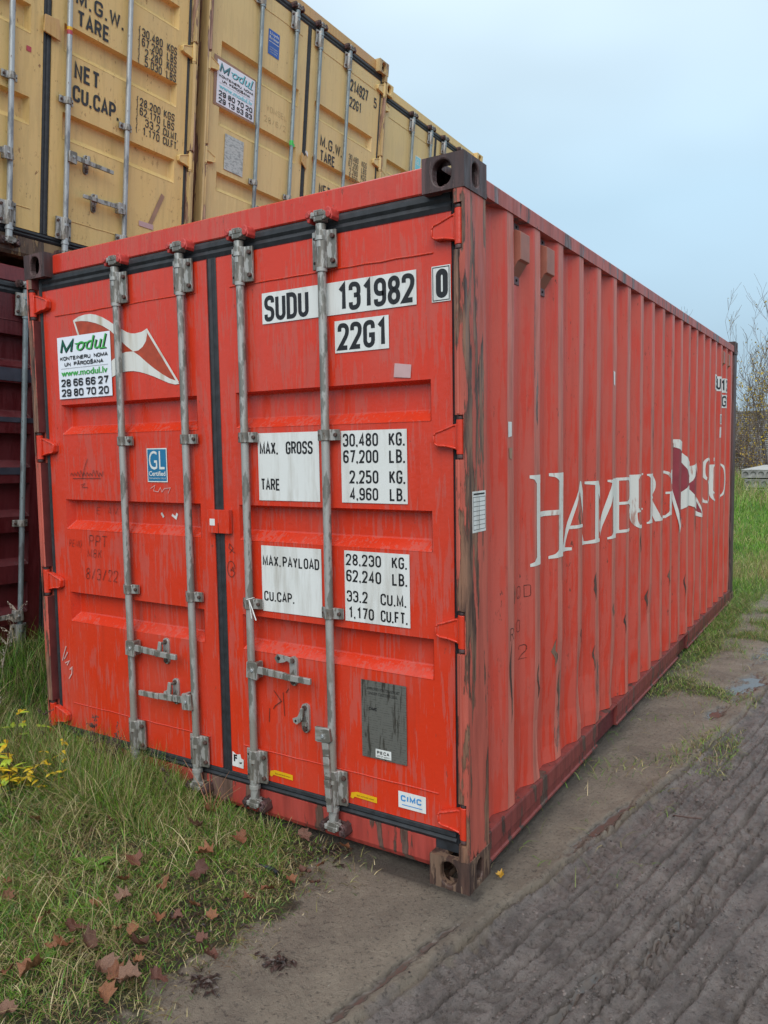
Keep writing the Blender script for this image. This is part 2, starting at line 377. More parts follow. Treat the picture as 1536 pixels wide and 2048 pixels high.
def ftext(s, x0, z0, h, x1=None, bold=.0, shear=0., align='L', cap=None):
    """built-in font text -> polygons, fitted to width x0..x1 and height h."""
    key = (s, bold, shear)
    if key not in _font_cache:
        c = bpy.data.curves.new('t', 'FONT'); c.body = s; c.offset = bold; c.shear = shear; c.resolution_u = 3
        o = bpy.data.objects.new('t', c); me = o.to_mesh()
        _font_cache[key] = ([(v.co.x, v.co.y) for v in me.vertices], [tuple(p.vertices) for p in me.polygons])
        o.to_mesh_clear(); bpy.data.objects.remove(o); bpy.data.curves.remove(c)
    V, F = _font_cache[key]
    if not V: return []
    xa = min(v[0] for v in V); xb = max(v[0] for v in V); za = min(v[1] for v in V); zb = max(v[1] for v in V)
    kz = h / ((cap or (zb - za)) if cap else (zb - za)); kx = kz if x1 is None else (x1 - x0) / (xb - xa)
    zo = 0. if cap else za
    return [[(x0 + (V[i][0] - xa) * kx, z0 + (V[i][1] - zo) * kz) for i in f] for f in F]
def rect(x0, x1, z0, z1): return [(x0, z0), (x1, z0), (x1, z1), (x0, z1)]
def rot2(polys, ang, cx, cz):
    c, s = math.cos(ang), math.sin(ang)
    return [[(cx + (x - cx) * c - (z - cz) * s, cz + (x - cx) * s + (z - cz) * c) for x, z in p] for p in polys]
def tri(poly):
    """ear clipping"""
    n = len(poly)
    if n <= 3: return [list(range(n))]
    A = sum(poly[i - 1][0] * poly[i][1] - poly[i][0] * poly[i - 1][1] for i in range(n)); I = list(range(n))
    if A < 0: I.reverse()
    o = []
    def cr(a, b, c): return (b[0] - a[0]) * (c[1] - a[1]) - (b[1] - a[1]) * (c[0] - a[0])
    guard = 0
    while len(I) > 3 and guard < 400:
        guard += 1; best = None
        for k in range(len(I)):
            i, j, l = I[k - 1], I[k], I[(k + 1) % len(I)]; a, b, c = poly[i], poly[j], poly[l]; w = cr(a, b, c)
            if w <= 1e-12: 
                if abs(w) <= 1e-12 and best is None: best = (k, False)
                continue
            if any(q not in (i, j, l) and cr(a, b, poly[q]) > 1e-12 and cr(b, c, poly[q]) > 1e-12 and cr(c, a, poly[q]) > 1e-12 for q in I): continue
            best = (k, True); break
        if best is None: best = (0, True)
        k, keep = best
        if keep: o.append([I[k - 1], I[k], I[(k + 1) % len(I)]])
        I.pop(k)
    o.append(I[:3]); return o
def decal(name, parent, layers, y, mats, step=.0007, thick=0.):
    """flat print lying on a door face: layers of polygons, each a hair in front of the one below."""
    b = MB()
    for i, (polys, mi) in enumerate(layers):
        for k, p in enumerate(polys):
            yy = y - step * (i + 1) - (k % 3) * .00007
            if i == 0 and thick and k == 0:
                b.prism(p, yy, y, 'y', mi); continue
            b.add([(x, yy, z) for x, z in p], [tuple(q) for q in tri(p)], mi)
    return b.build(name, mats, parent, fix=False)

# ------------------------------------------------------------------ container kit
# local frame: x -2.438..0 along the door end, y 0..6.058 into the depth, z up
W, LEN = 2.438, 6.058
DY = .044                                   # door face behind the front of the posts

def ring_plate(b, P, u0, u1, w0, w1, hu, hw, depth, mi=0, cu=None, cw=None):
    """rectangular face with a stadium hole; P(u,w,d) maps to 3-D, d>0 is inwards."""
    cu = (u0 + u1) / 2 if cu is None else cu; cw = (w0 + w1) / 2 if cw is None else cw
    ang = [2 * math.pi * k / 24 for k in range(24)]
    for (x, z) in ((u0, w0), (u1, w0), (u1, w1), (u0, w1)): ang.append(math.atan2(z - cw, x - cu) % (2 * math.pi))
    ang = sorted(set(round(a, 6) for a in ang)); inn = []; outr = []
    r = min(hu, hw)
    for a in ang:
        c, s = math.cos(a), math.sin(a)
        x, z = r * c, r * s
        if hu > hw: x += math.copysign(hu - hw, c) if abs(c) > 1e-6 else 0
        else: z += math.copysign(hw - hu, s) if abs(s) > 1e-6 else 0
        inn.append((cu + x, cw + z))
        tx = ((u1 - cu) if c > 0 else (u0 - cu)) / c if abs(c) > 1e-9 else 1e9
        tz = ((w1 - cw) if s > 0 else (w0 - cw)) / s if abs(s) > 1e-9 else 1e9
        t_ = min(tx, tz); outr.append((cu + t_ * c, cw + t_ * s))
    n = len(ang)
    v = [P(x, z, 0) for x, z in outr] + [P(x, z, 0) for x, z in inn] + [P(x, z, depth) for x, z in inn]
    f = []
    for k in range(n):
        j = (k + 1) % n; f += [(k, j, n + j, n + k), (n + k, n + j, 2 * n + j, 2 * n + k)]
    b.add(v, f, mi)
_cast = {}
def casting_mesh(sx, sy_, mat):
    key = (sx, sy_, mat.name)
    if key in _cast: return _cast[key]
    b = MB(); w, d, h = .162, .178, .118
    # outer corner at the origin, body towards sx (x) and sy_ (y)
    ring_plate(b, lambda u, z, k: (sx * u, sy_ * k, z), 0, w, 0, h, .035, .044, .03, 0, .085, h / 2)
    ring_plate(b, lambda u, z, k: (sx * k, sy_ * u, z), 0, d, 0, h, .026, .040, .03, 0, .089, h / 2)
    ring_plate(b, lambda u, v, k: (sx * u, sy_ * v, h - k), 0, w, 0, d, .032, .058, .03)
    ring_plate(b, lambda u, v, k: (sx * u, sy_ * v, k), 0, w, 0, d, .032, .058, .03)
    b.add([(sx * w, 0, 0), (sx * w, sy_ * d, 0), (sx * w, sy_ * d, h), (sx * w, 0, h)], [(0, 1, 2, 3)])
    b.add([(0, sy_ * d, 0), (sx * w, sy_ * d, 0), (sx * w, sy_ * d, h), (0, sy_ * d, h)], [(0, 1, 2, 3)])
    me = b.mesh('corner_casting', [mat], fix=False)
    bm = bmesh.new(); bm.from_mesh(me); bmesh.ops.remove_doubles(bm, verts=bm.verts, dist=1e-5)
    bmesh.ops.recalc_face_normals(bm, faces=bm.faces); bm.to_mesh(me); bm.free()
    _cast[key] = me; return me

# corrugated side wall profile (right side, x as a function of y)
PITCH, OUTX, INX, FL, SLP = .2822, -.011, -.047, .073, .068
def make_profile():
    pts = [(.150, OUTX)]
    for k in range(-1, 21):
        y0 = .373 + PITCH * k
        for yy, xx in ((y0 - SLP, INX), (y0, OUTX), (y0 + FL, OUTX), (y0 + FL + SLP, INX)):
            if .151 < yy < 5.9: pts.append((yy, xx))
    pts.append((5.915, OUTX))
    pts.sort(); o = [pts[0]]
    for i in range(1, len(pts) - 1):          # soften each bend
        (ya, xa), (yb, xb), (yc, xc) = pts[i - 1], pts[i], pts[i + 1]
        e = .007
        la = math.hypot(yb - ya, xb - xa); lc = math.hypot(yc - yb, xc - xb)
        o.append((yb + (ya - yb) * e / la, xb + (xa - xb) * e / la)); o.append((yb + (yc - yb) * e / lc, xb + (xc - xb) * e / lc))
    o.append(pts[-1]); return o
PROF = make_profile(); PY = [p[0] for p in PROF]; PX = [p[1] for p in PROF]
ZLEV = [.163] + [.24 + .0945 * k for k in range(24)] + [2.4895]
def dent(y, z):
    a = mnoise.noise(Vector((y * 2.3, z * 1.1, 3.1))) * .0045 + mnoise.noise(Vector((y * 9, z * 4.5, 8.))) * .0022
    low = max(0., 1 - z / .9)
    a += low * mnoise.noise(Vector((y * 6., z * 7, 1.7))) * .011
    for (dy, dz, r, k) in ((1.33, .45, .10, .022), (.95, .38, .13, .018), (2.62, .5, .09, .014), (.70, .33, .10, .014), (1.9, .28, .1, .018)):
        a -= k * math.exp(-((y - dy) / r) ** 2 - ((z - dz) / (r * 1.6)) ** 2)
    edge = min(1., max(0., (2.489 - z) / .25))
    return a * edge
def wallx(y, z): return float(np.interp(y, PY, PX)) + dent(y, z)

def side_wall(parent, mats, right=True):
    b = MB(); nz = len(ZLEV); sgn = 1 if right else -1; ox = 0 if right else -W
    for y, x in PROF:
        for z in ZLEV:
            xx = x + dent(y, z) * (1 if right else 0); b.v.append((ox + sgn * xx, y, z))
    for i in range(len(PROF) - 1):
        flat_out = abs(PROF[i][1] - OUTX) < .002 and abs(PROF[i + 1][1] - OUTX) < .002
        for k in range(nz - 1):
            a = i * nz + k; b.f.append((a, a + nz, a + nz + 1, a + 1)); b.m.append(1 if flat_out else 0)
    return b.build('side_panel', mats, parent, fix=False)

def drape(name, parent, layers, mats, off=.0022):
    """print or paint that follows the corrugated right wall; polygons are given in (y, z)."""
    b = bmesh.new()
    for i, (polys, mi) in enumerate(layers):
        for k, p in enumerate(polys):
            for tr in tri(p):
                try:
                    f = b.faces.new([b.verts.new((i * .0009 + (k % 3) * .0001, *p[j])) for j in tr]); f.material_index = mi
                except ValueError: pass
    ys = [v.co.y for v in b.verts]; zs = [v.co.z for v in b.verts]
    for y in PY:
        if min(ys) < y < max(ys):
            bmesh.ops.bisect_plane(b, geom=b.verts[:] + b.edges[:] + b.faces[:], plane_co=(0, y, 0), plane_no=(0, 1, 0), dist=1e-6)
    for z in ZLEV:
        if min(zs) < z < max(zs):
            bmesh.ops.bisect_plane(b, geom=b.verts[:] + b.edges[:] + b.faces[:], plane_co=(0, 0, z), plane_no=(0, 0, 1), dist=1e-6)
    for v in b.verts:
        y = v.co.y; e = .004
        s = (wallx(y + e, v.co.z) - wallx(y - e, v.co.z)) / (2 * e); L = math.hypot(1, s); h = v.co.x + off
        # a print slightly proud of the sheet, measured along the sheet's normal
        v.co.x = wallx(y, v.co.z) + h / L; v.co.y = y - h * s / L
    me = bpy.data.meshes.new(name); b.to_mesh(me); b.free()
    for mt in mats: me.materials.append(mt)
    return put(name, me, parent)

def door_mesh(x0, x1, z0, z1, bands, px0, px1, mat, seams):
    """pressed steel door leaf with horizontal recessed bands and a weld seam near top and bottom."""
    b = MB(); RD = .046; y = DY
    cuts = sorted(bands); zs = [z0]
    for a, c in cuts: zs += [a, c]
    zs.append(z1)
    rnd = random.Random(int(x0 * 100))
    NX = 10
    def yy(x, z, base): return base + (mnoise.noise(Vector((x * 2.2, z * 2.2, 5.))) + 1) * .0016
    def sheet(xa, xb, za, zb, ya, yb, nx, nz):
        """grid from bottom edge (ya) to top edge (yb)"""
        v = []; f = []
        for j in range(nz + 1):
            for i in range(nx + 1):
                x = xa + (xb - xa) * i / nx; z = za + (zb - za) * j / nz; v.append((x, yy(x, z, ya + (yb - ya) * j / nz), z))
        for j in range(nz):
            for i in range(nx):
                a = j * (nx + 1) + i; f.append((a, a + 1, a + nx + 2, a + nx + 1))
        b.add(v, f)
    sheet(x0, px0, z0, z1, y, y, 1, 24); sheet(px1, x1, z0, z1, y, y, 1, 24)
    for i in range(0, len(zs), 2):
        sheet(px0, px1, zs[i], zs[i + 1], y, y, NX, 6)
    for za, zc in cuts:
        lo, hi, e = .040, .010, .020
        x = (px0, px1); xi = (px0 + e, px1 - e)
        v = [(x[0], y, za), (x[1], y, za), (x[1], y, zc), (x[0], y, zc), (xi[0], y + RD, za + lo), (xi[1], y + RD, za + lo), (xi[1], y + RD, zc - hi), (xi[0], y + RD, zc - hi)]
        b.add(v, [(0, 1, 5, 4), (1, 2, 6, 5), (2, 3, 7, 6), (3, 0, 4, 7), (4, 5, 6, 7)])
    # edges going back to the frame
    b.add([(x0, y, z0), (x1, y, z0), (x1, y, z1), (x0, y, z1), (x0, y + .05, z0), (x1, y + .05, z0), (x1, y + .05, z1), (x0, y + .05, z1)],
          [(0, 1, 5, 4), (1, 2, 6, 5), (2, 3, 7, 6), (3, 0, 4, 7)])
    for zz in seams:
        pts = [(px0 - .015, zz)] + [(px0 + (px1 - px0) * k / 14, zz + rnd.uniform(-.0018, .0018)) for k in range(1, 14)] + [(px1 + .015, zz)]
        for (xa, za), (xb, zb) in zip(pts[:-1], pts[1:]):
            b.add([(xa, y - .0005, za - .0035), (xb, y - .0005, zb - .0035), (xb, y - .0045, zb), (xa, y - .0045, za), (xb, y - .0005, zb + .003), (xa, y - .0005, za + .003)], [(0, 1, 2, 3), (3, 2, 4, 5)])
    me = b.mesh('door', [mat], fix=False)
    bm = bmesh.new(); bm.from_mesh(me); bmesh.ops.remove_doubles(bm, verts=bm.verts, dist=1e-5); bmesh.ops.recalc_face_normals(bm, faces=bm.faces); bm.to_mesh(me); bm.free()
    return me

_hw = {}
def hw(key, fn, mats, name, smooth=None):
    k = (key,) + tuple(m_.name for m_ in mats)
    if k not in _hw: _hw[k] = fn().mesh(name, mats, smooth)
    return _hw[k]
def at(me, name, parent, x, y, z, bevel=None, rz=None):
    o = put(name, me, parent, bevel); o.location = (x, y, z)
    if rz is not None: o.rotation_euler = rz
    return o
def bracket_big(fl):
    b = MB(); H = .14                                     # guide at the rod ends: half-round sleeve and bolted flange
    n = 8; prof = [(-.047, .016), (-.047, .006), (-.030, .004)]
    for k in range(n + 1):
        a = math.pi - math.pi * k / n; prof.append((.026 * math.cos(a), -.026 * math.sin(a) * .8 + .002))
    prof += [(.040, .006), (.062, .008), (.062, .018)]
    if fl < 0: prof = [(-x, y) for x, y in prof][::-1]
    v = []
    outl = prof
    b.prism([(x, y) for x, y in outl], -H / 2, H / 2, 'z', 0)
    for zz in (-.045, .045):
        b.cyl((.050 * fl, .009, zz), (.050 * fl, -.004, zz), .0095, 8, 1)
        b.cyl((-.036 * fl, .006, zz), (-.036 * fl, .0025, zz), .006, 8, 2)
    return b
def bracket_small(fl):
    b = MB(); H = .042; prof = [(-.042, .018), (-.042, .006), (-.030, .003)]
    for k in range(9):
        a = math.pi - math.pi * k / 8; prof.append((.0225 * math.cos(a), -.0225 * math.sin(a)))
    prof += [(.034, .004), (.058, .006), (.058, .018)]
    if fl < 0: prof = [(-x, y) for x, y in prof][::-1]
    b.prism(prof, -H / 2, H / 2, 'z', 0)
    b.cyl((.045 * fl, .007, 0), (.045 * fl, -.003, 0), .008, 8, 1); b.cyl((-.034 * fl, .005, 0), (-.034 * fl, .001, 0), .005, 8, 1)
    return b
def rod(z0, z1, y):
    b = MB(); b.cyl((0, y, z0 + .10), (0, y, z1 - .10), .0165, 16, 0)
    for a, c, r in ((z0 + .015, z0 + .10, .020), (z1 - .10, z1 - .015, .020), (z0 + .175, z0 + .19, .0215), (z1 - .19, z1 - .175, .0215), (z0 + .06, z0 + .075, .024), (z1 - .075, z1 - .06, .024)):
        b.cyl((0, y, a), (0, y, c), r, 16, 0)
    return b
def cam_head(up):
    b = MB(); s = up                                      # forked cam at a rod end
    b.box(-.020, .020, -.012, .030, -.012, .030, 0)
    b.box(-.030, .030, -.014, .004, .006, .022, 0)
    b.prism([(.018, -.010), (.052, -.002), (.055, .010), (.030, .020), (.018, .018)], -.012, .012, 'y', 0)
    b.prism([(-.018, .0), (-.04, .004), (-.046, .018), (-.03, .026), (-.018, .022)], -.010, .014, 'y', 0)
    if s < 0: b.v = [(x, y, -z) for x, y, z in b.v]
    return b
def keeper():
    b = MB()                                              # lugs welded on the header or sill that the cam bites into
    b.prism([(-.058, .004), (-.050, -.018), (-.040, -.020), (-.034, .002), (-.034, .026), (-.052, .026)], -.014, .04, 'y', 0)
    b.prism([(.036, -.004), (.062, -.022), (.068, -.010), (.060, .020), (.046, .030), (.034, .020)], -.016, .04, 'y', 0)
    b.box(-.054, .062, .030, .044, .0, .022, 0)
    b.cyl((.052, -.022, -.002), (.052, -.006, -.002), .013, 8, 0); b.cyl((-.046, -.02, .008), (-.046, -.006, .008), .012, 8, 0)
    return b
def handle(d, L=.33, drop=-.05):
    b = MB()                                              # hub, flat arm, knurled grip
    b.prism([(-.012 * 1, -.034), (.046, -.040), (.050, -.030), (.050, .030), (.044, .036), (-.006, .034)], -.026, -.012, 'y', 0)
    b.box(.030, .046, -.014, .02, -.034, .034, 0)
    b.cyl((.024, -.026, 0), (.024, -.031, 0), .008, 8, 1)
    def arm(x0, x1, z0, z1, h0, h1, y0, y1):
        b.add([(x0, y0, z0 - h0), (x0, y0, z0 + h0), (x0, y1, z0 - h0), (x0, y1, z0 + h0), (x1, y0, z1 - h1), (x1, y0, z1 + h1), (x1, y1, z1 - h1), (x1, y1, z1 + h1)],
              [(0, 1, 3, 2), (4, 6, 7, 5), (0, 4, 5, 1), (2, 3, 7, 6), (0, 2, 6, 4), (1, 5, 7, 3)], 0)
    arm(.040, .11, .004, .002, .016, .015, -.022, -.012); arm(.11, .20, .002, -.002, .015, .014, -.024, -.012)
    arm(.20, L, -.002, -.004, .013, .012, -.030, -.016)
    if d < 0: b.v = [(-x, y, z + 0) for x, y, z in b.v]
    return b
def catch(openflap=0):
    b = MB(); n = 8; out = []                              # bolted oval plate with its retainer flap
    for k in range(n + 1): a = math.pi * k / n; out.append((.019 * math.cos(a), .042 + .019 * math.sin(a)))
    for k in range(n + 1): a = math.pi + math.pi * k / n; out.append((.019 * math.cos(a), -.042 + .019 * math.sin(a)))
    b.prism(out, -.002, .012, 'y', 0)
    b.cyl((0, .0, -.044), (0, -.010, -.044), .0105, 8, 1); b.cyl((0, .0, .044), (0, -.010, .044), .0105, 8, 1)
    b.box(-.012, .012, -.012, .0, -.03, -.014, 0)
    if openflap == 0:
        b.prism([(-.012, .050), (.004, .050), (.008, .020), (.0, -.012), (-.030, -.026), (-.045, -.010), (-.040, .004), (-.020, .012)], -.036, -.028, 'y', 0); b.cyl((-.003, -.030, .040), (-.003, .0, .040), .007, 8, 0)
    elif openflap == 1:
        b.prism([(.006, .036), (-.020, .044), (-.036, .036), (-.070, .028), (-.085, .048), (-.070, .066), (-.030, .064), (.004, .058)], -.018, -.010, 'y', 0)
        b.cyl((-.062, -.0185, .050), (-.062, -.0175, .050), .009, 8, 2)
    else:
        b.prism([(-.010, .046), (.004, .044), (.004, .012), (-.010, -.012), (-.032, -.026), (-.048, -.020), (-.052, -.004), (-.028, .006), (-.018, .022)], -.020, -.012, 'y', 0)
        b.cyl((-.036, -.0205, -.012), (-.036, -.0195, -.012), .006, 8, 2)
    return b
def hinge(side):
    b = MB()                                              # blade on the door, barrel in the post notch; side=+1 right jamb
    bl = [(-.043, -.044), (-.043, .046), (-.060, .044), (-.100, .030), (-.132, .020), (-.141, .008), (-.139, -.022), (-.125, -.032), (-.090, -.034)]
    b.prism(bl, .020, .044, 'y', 0)
    rim = [(-.043, -.040), (-.090, -.030), (-.123, -.028), (-.135, -.020), (-.136, .006), (-.130, .016), (-.098, .026), (-.060, .040), (-.043, .042)]
    for a, c in zip(rim[:-1], rim[1:]): b.cyl((a[0], .019, a[1]), (c[0], .019, c[1]), .0042, 6, 0)
    b.cyl((-.029, .020, -.060), (-.029, .020, .060), .0165, 12, 0)
    b.cyl((-.029, .020, .060), (-.029, .020, .072), .0145, 10, 1); b.cyl((-.029, .020, -.074), (-.029, .020, -.060), .0145, 10, 1)
    b.box(-.048, -.030, .012, .040, -.044, .046, 0)
    if side < 0: b.v = [(-x, y, z) for x, y, z in b.v]
    return b

def corner_post(parent, name, side, mats, hz, H, front=True):
    """J-section post; side=+1 right (x near 0), -1 left. Notched where the hinge barrels sit."""
    b = MB(); z0, z1 = .118, H - .118
    N = [(-.045, .075), (-.045, .006), (-.040, .002), (-.010, .002), (-.004, .010), (-.004, .176), (-.030, .176), (-.030, .075)]
    C = [(-.045, .075), (-.045, .045), (-.013, .045), (-.013, .004), (-.010, .002), (-.004, .010), (-.004, .176), (-.030, .176), (-.030, .075)]
    zs = z0
    for h in sorted(hz):
        b.prism([(x, y) for x, y in N], zs, h - .078, 'z', 0); b.prism(C, h - .078, h + .076, 'z', 0); zs = h + .076
    b.prism(N, zs, z1, 'z', 0)
    nb = len(b.f)
    # full-length weld bead beside the hinge line
    b.cyl((-.030, .003, z0), (-.030, .003, min(hz) - .08), .007, 8, 0)
    for a, c in zip(sorted(hz)[:-1], sorted(hz)[1:]): b.cyl((-.030, .003, a + .08), (-.030, .003, c - .08), .007, 8, 0)
    if side < 0: b.v = [(-W - x, y, z) for x, y, z in b.v]
    if side < 0:   # inner face towards the door is a different paint
        b.m = [0] * len(b.m)
        for i, q in enumerate(b.f):
            xs = [b.v[j][0] for j in q]
            if max(xs) - min(xs) < 1e-6 and abs(xs[0] - (-W + .045)) < 1e-4: b.m[i] = 1
    return b.build(name, mats, parent, bevel=None)

def gasket(parent, x0, x1, z0, z1, H, mat, cx):
    b = MB(); y = DY
    def strip(xa, xb, za, zb, vert):
        if vert:
            w_ = xb - xa
            b.prism([(xa, y + .02), (xa, y + .004), (xa + w_ * .25, y - .002), (xa + w_ * .45, y + .003), (xa + w_ * .6, y - .003), (xa + w_ * .85, y - .001), (xb, y + .006), (xb, y + .02)], za, zb, 'z')
        else:
            h_ = zb - za
            b.prism([(y + .02, za), (y + .004, za), (y - .003, za + h_ * .25), (y + .003, za + h_ * .45), (y - .004, za + h_ * .62), (y - .002, za + h_ * .86), (y + .006, zb), (y + .02, zb)], xa, xb, 'x')
    strip(-W + .045, x0, z0 - .048, z1 + .072, True); strip(x1, -.045, z0 - .048, z1 + .072, True)
    strip(cx[0], cx[1], z0, z1, True)
    strip(x0, x1, z0 - .048, z0, False); strip(x0, x1, z1, z1 + .072, False)
    return b.build('door_gasket', [mat], parent)

def container(label, group, mw, mats, bands, H=2.591, hz=(2.35, 1.64, .955, .255), rods=(), mids=(1.66, .965), fl=1, handles=(), side_detail=True, ztop=2.415, seams=(2.285, .33), cat='shipping container', name='shipping_container', rear_cast=None):
    root = empty(name, mat=mw); tag(root, label, cat, group)
    Dm, Fr, Sill, Post, Inner, Cast, CastL, Rub, Rod, RodB, Top = (mats[k] for k in ('door', 'frame', 'sill', 'post', 'inner', 'cast', 'castl', 'rubber', 'rod', 'brk', 'top'))
    hb = H - 2.591
    for cx_, sx in ((0, -1), (-W, 1)):
        for cyy, sy2 in ((0, 1), (LEN, -1)):
            for cz in (0, H - .118):
                o = put('corner_casting', casting_mesh(sx, sy2, CastL if cz == 0 else Cast), root, .006); o.location = (cx_, cyy, cz)
    corner_post(root, 'corner_post', 1, [Post, Inner], hz, H); corner_post(root, 'corner_post', -1, [Post, Inner], hz, H)
    for x0, x1 in ((-.09, -.004), (-W + .004, -W + .09)):
        MB().box(x0, x1, LEN - .16, LEN - .003, .118, H - .118).build('corner_post', [mats.get('rearpost', Fr)], root, bevel=.01)
    b = MB(); b.prism([(.052, ztop + hb + .075), (.047, ztop + hb + .08), (.050, H - .012), (.058, H - .006), (.17, H - .006), (.17, ztop + hb + .075)], -W + .162, -.162, 'x'); b.build('door_header', [Fr], root)
    b = MB(); b.prism([(.050, .055), (.048, .148), (.055, .152), (.17, .152), (.17, .035), (.06, .035)], -W + .162, -.162, 'x'); b.build('door_sill', [Sill], root)
    # filler pieces behind gasket at head and foot
    for q_ in ((-W + .045, -.045, .066, .16, .152, .20), (-W + .045, -.045, .066, .16, ztop + hb, ztop + hb + .075), (-W + .045, -W + .162, .05, .066, .118, .152), (-.162, -.045, .05, .066, .118, .152)): MB().box(*q_).build('door_frame', [Rub], root)
    for sgn, ox in ((1, 0), (-1, -W)):
        b = MB()
        b.prism([(ox + sgn * x, z) for x, z in ((-.006, H - .104), (-.006, H - .048), (-.010, H - .043), (-.066, H - .043), (-.066, H - .104))], .176, LEN - .176, 'y')
        b.build('top_side_rail', [Top], root)
    for sgn, ox in ((1, 0), (-1, -W)):
        b = MB()
        def seg(ya, yb, full):
            pr = [(-.004, .150), (-.004, .156), (-.055, .163), (-.055, .152)] if not full else [(-.055, .163), (-.006, .160), (-.003, .152), (-.003, .088), (-.010, .082), (-.012, .044), (-.004, .040), (-.004, .032), (-.055, .032)]
            b.prism([(ox + sgn * x, z) for x, z in pr], ya, yb, 'y')
        for ya, yb, fu in ((.176, 1.53, 1), (1.53, 1.895, 0), (1.895, 3.50, 1), (3.50, 3.83, 0), (3.83, LEN - .176, 1)): seg(ya, yb, fu)
        b.build('bottom_side_rail', [mats['rail']], root)
    if side_detail: side = side_wall(root, [mats['side'], mats['sideflat']], True)
    else:
        side = None; b = MB(); pts = [(y, x) for y, x in PROF]
        b.v = [(x, y, z) for y, x in pts for z in (.16, H - .1)]; b.f = [(2 * i, 2 * i + 2, 2 * i + 3, 2 * i + 1) for i in range(len(pts) - 1)]; b.m = [0] * len(b.f); b.build('side_panel', [mats['side']], root, fix=False)
    b = MB(); b.v = [(-W - x, y, z) for y, x in PROF for z in (.16, H - .1)]; b.f = [(2 * i, 2 * i + 2, 2 * i + 3, 2 * i + 1) for i in range(len(PROF) - 1)]; b.m = [0] * len(b.f); b.build('side_panel', [mats['side']], root, fix=False)
    for ya, yb in ((1.53, 1.895), (3.50, 3.83)): MB().box(-W + .07, -.024, ya, yb, .036, .149).build('fork_pocket', [M['dr_door']], root)
    MB().box(-W + .06, -.06, .16, LEN - .16, H - .075, H - .05).build('roof_panel', [Fr], root)
    MB().box(-W + .05, -.05, LEN - .10, LEN - .06, .14, H - .1).build('end_panel', [Fr], root)
    MB().box(-W + .05, -.05, .17, LEN - .16, .10, .15).build('floor_panel', [mats['rail']], root)
    # ---- doors
    doors = []
    for k, (x0, x1, p0, p1) in enumerate(((-2.365, -1.235, -2.257, -1.318), (-1.178, -.073, -1.090, -.160))):
        me = door_mesh(x0, x1, .200, ztop + hb, bands, p0, p1, Dm, seams)
        d = put('door', me, root, .004); doors.append(d)
    gasket(root, -2.365, -.073, .200, ztop + hb, H, Rub, (-1.235, -1.178))
    zt, zb_ = ztop + hb + .05, .105
    RY = .016
    for i, rx in enumerate(rods):
        d = doors[0] if rx < -1.2 else doors[1]
        at(hw(('rod', H), lambda: rod(zb_, zt, 0), [Rod], 'locking_rod', 50), 'locking_rod', d, rx, RY, 0)
        for zz in (ztop + hb - .058, .262): at(hw(('bb', fl), lambda: bracket_big(fl), [RodB, M['bolt'], M['hole']], 'rod_bracket', 40), 'rod_bracket', d, rx, RY, zz, .002)
        for zz in mids: at(hw(('bs', fl), lambda: bracket_small(fl), [RodB, M['bolt']], 'rod_bracket', 40), 'rod_bracket', d, rx, RY, zz, .0015)
        at(hw('cu', lambda: cam_head(1), [RodB], 'rod_cam', 40), 'rod_cam', d, rx, .008, zt + .005, .003)
        at(hw('cd', lambda: cam_head(-1), [RodB], 'rod_cam', 40), 'rod_cam', d, rx, .008, zb_ + .008, .003)
        at(hw('kp', keeper, [mats['keeper']], 'cam_keeper', 40), 'cam_keeper', root, rx, .012, zt + .012, .003)
        at(hw('kp', keeper, [M['casting']], 'cam_keeper', 40), 'cam_keeper', root, rx, .012, zb_ - .012, .003)
    for (rx, hzv, dr, cx_, czv, mode, hang) in handles:
        d = doors[0] if rx < -1.2 else doors[1]
        at(hw(('h', dr, hang), lambda: handle(dr), [RodB, M['galv_pale']], 'door_handle', 40), 'door_handle', d, rx + (.005 * dr), .012, hzv, .002, (0, R(hang), 0))
        at(hw(('c', mode), lambda: catch(mode), [RodB, M['bolt'], M['hole']], 'handle_catch', 40), 'handle_catch', d, cx_, .036, czv, .002)
    for zz in hz:
        at(hw(('hg', 1), lambda: hinge(1), [Dm, Cast], 'hinge', 40), 'hinge', doors[1], 0, 0, zz, .002)
        at(hw(('hg', -1), lambda: hinge(-1), [Dm, Cast], 'hinge', 40), 'hinge', doors[0], -W, 0, zz, .002)
    return root, doors, side

# ================================================================== GROUND
def vn(x, y, seed):
    xi = np.floor(x).astype(np.int64); yi = np.floor(y).astype(np.int64); fx = x - xi; fy = y - yi
    fx = fx * fx * (3 - 2 * fx); fy = fy * fy * (3 - 2 * fy)
    def h(a, b):
        n = (a * 374761393 + b * 668265263 + seed * 982451653) & 0x7fffffff
        n = ((n ^ (n >> 13)) * 1274126177) & 0x7fffffff
        return ((n ^ (n >> 16)) & 0xffff) / 65535.
    return (h(xi, yi) * (1 - fx) + h(xi + 1, yi) * fx) * (1 - fy) + (h(xi, yi + 1) * (1 - fx) + h(xi + 1, yi + 1) * fx) * fy
def fbm(x, y, s, o=4, seed=1, g=.5):
    a = 1.; t_ = 0.; n = 0.
    for k in range(o): t_ = t_ + a * vn(x * s + 17.3 * k, y * s + 5.1 * k, seed + k); n += a; a *= g; s *= 2.03
    return t_ / n
def ss(a, b, x):
    t_ = np.clip((x - a) / (b - a), 0, 1); return t_ * t_ * (3 - 2 * t_)
def trackf(y): return .145 + .2 * y / (1 + .10 * np.maximum(y, 0))
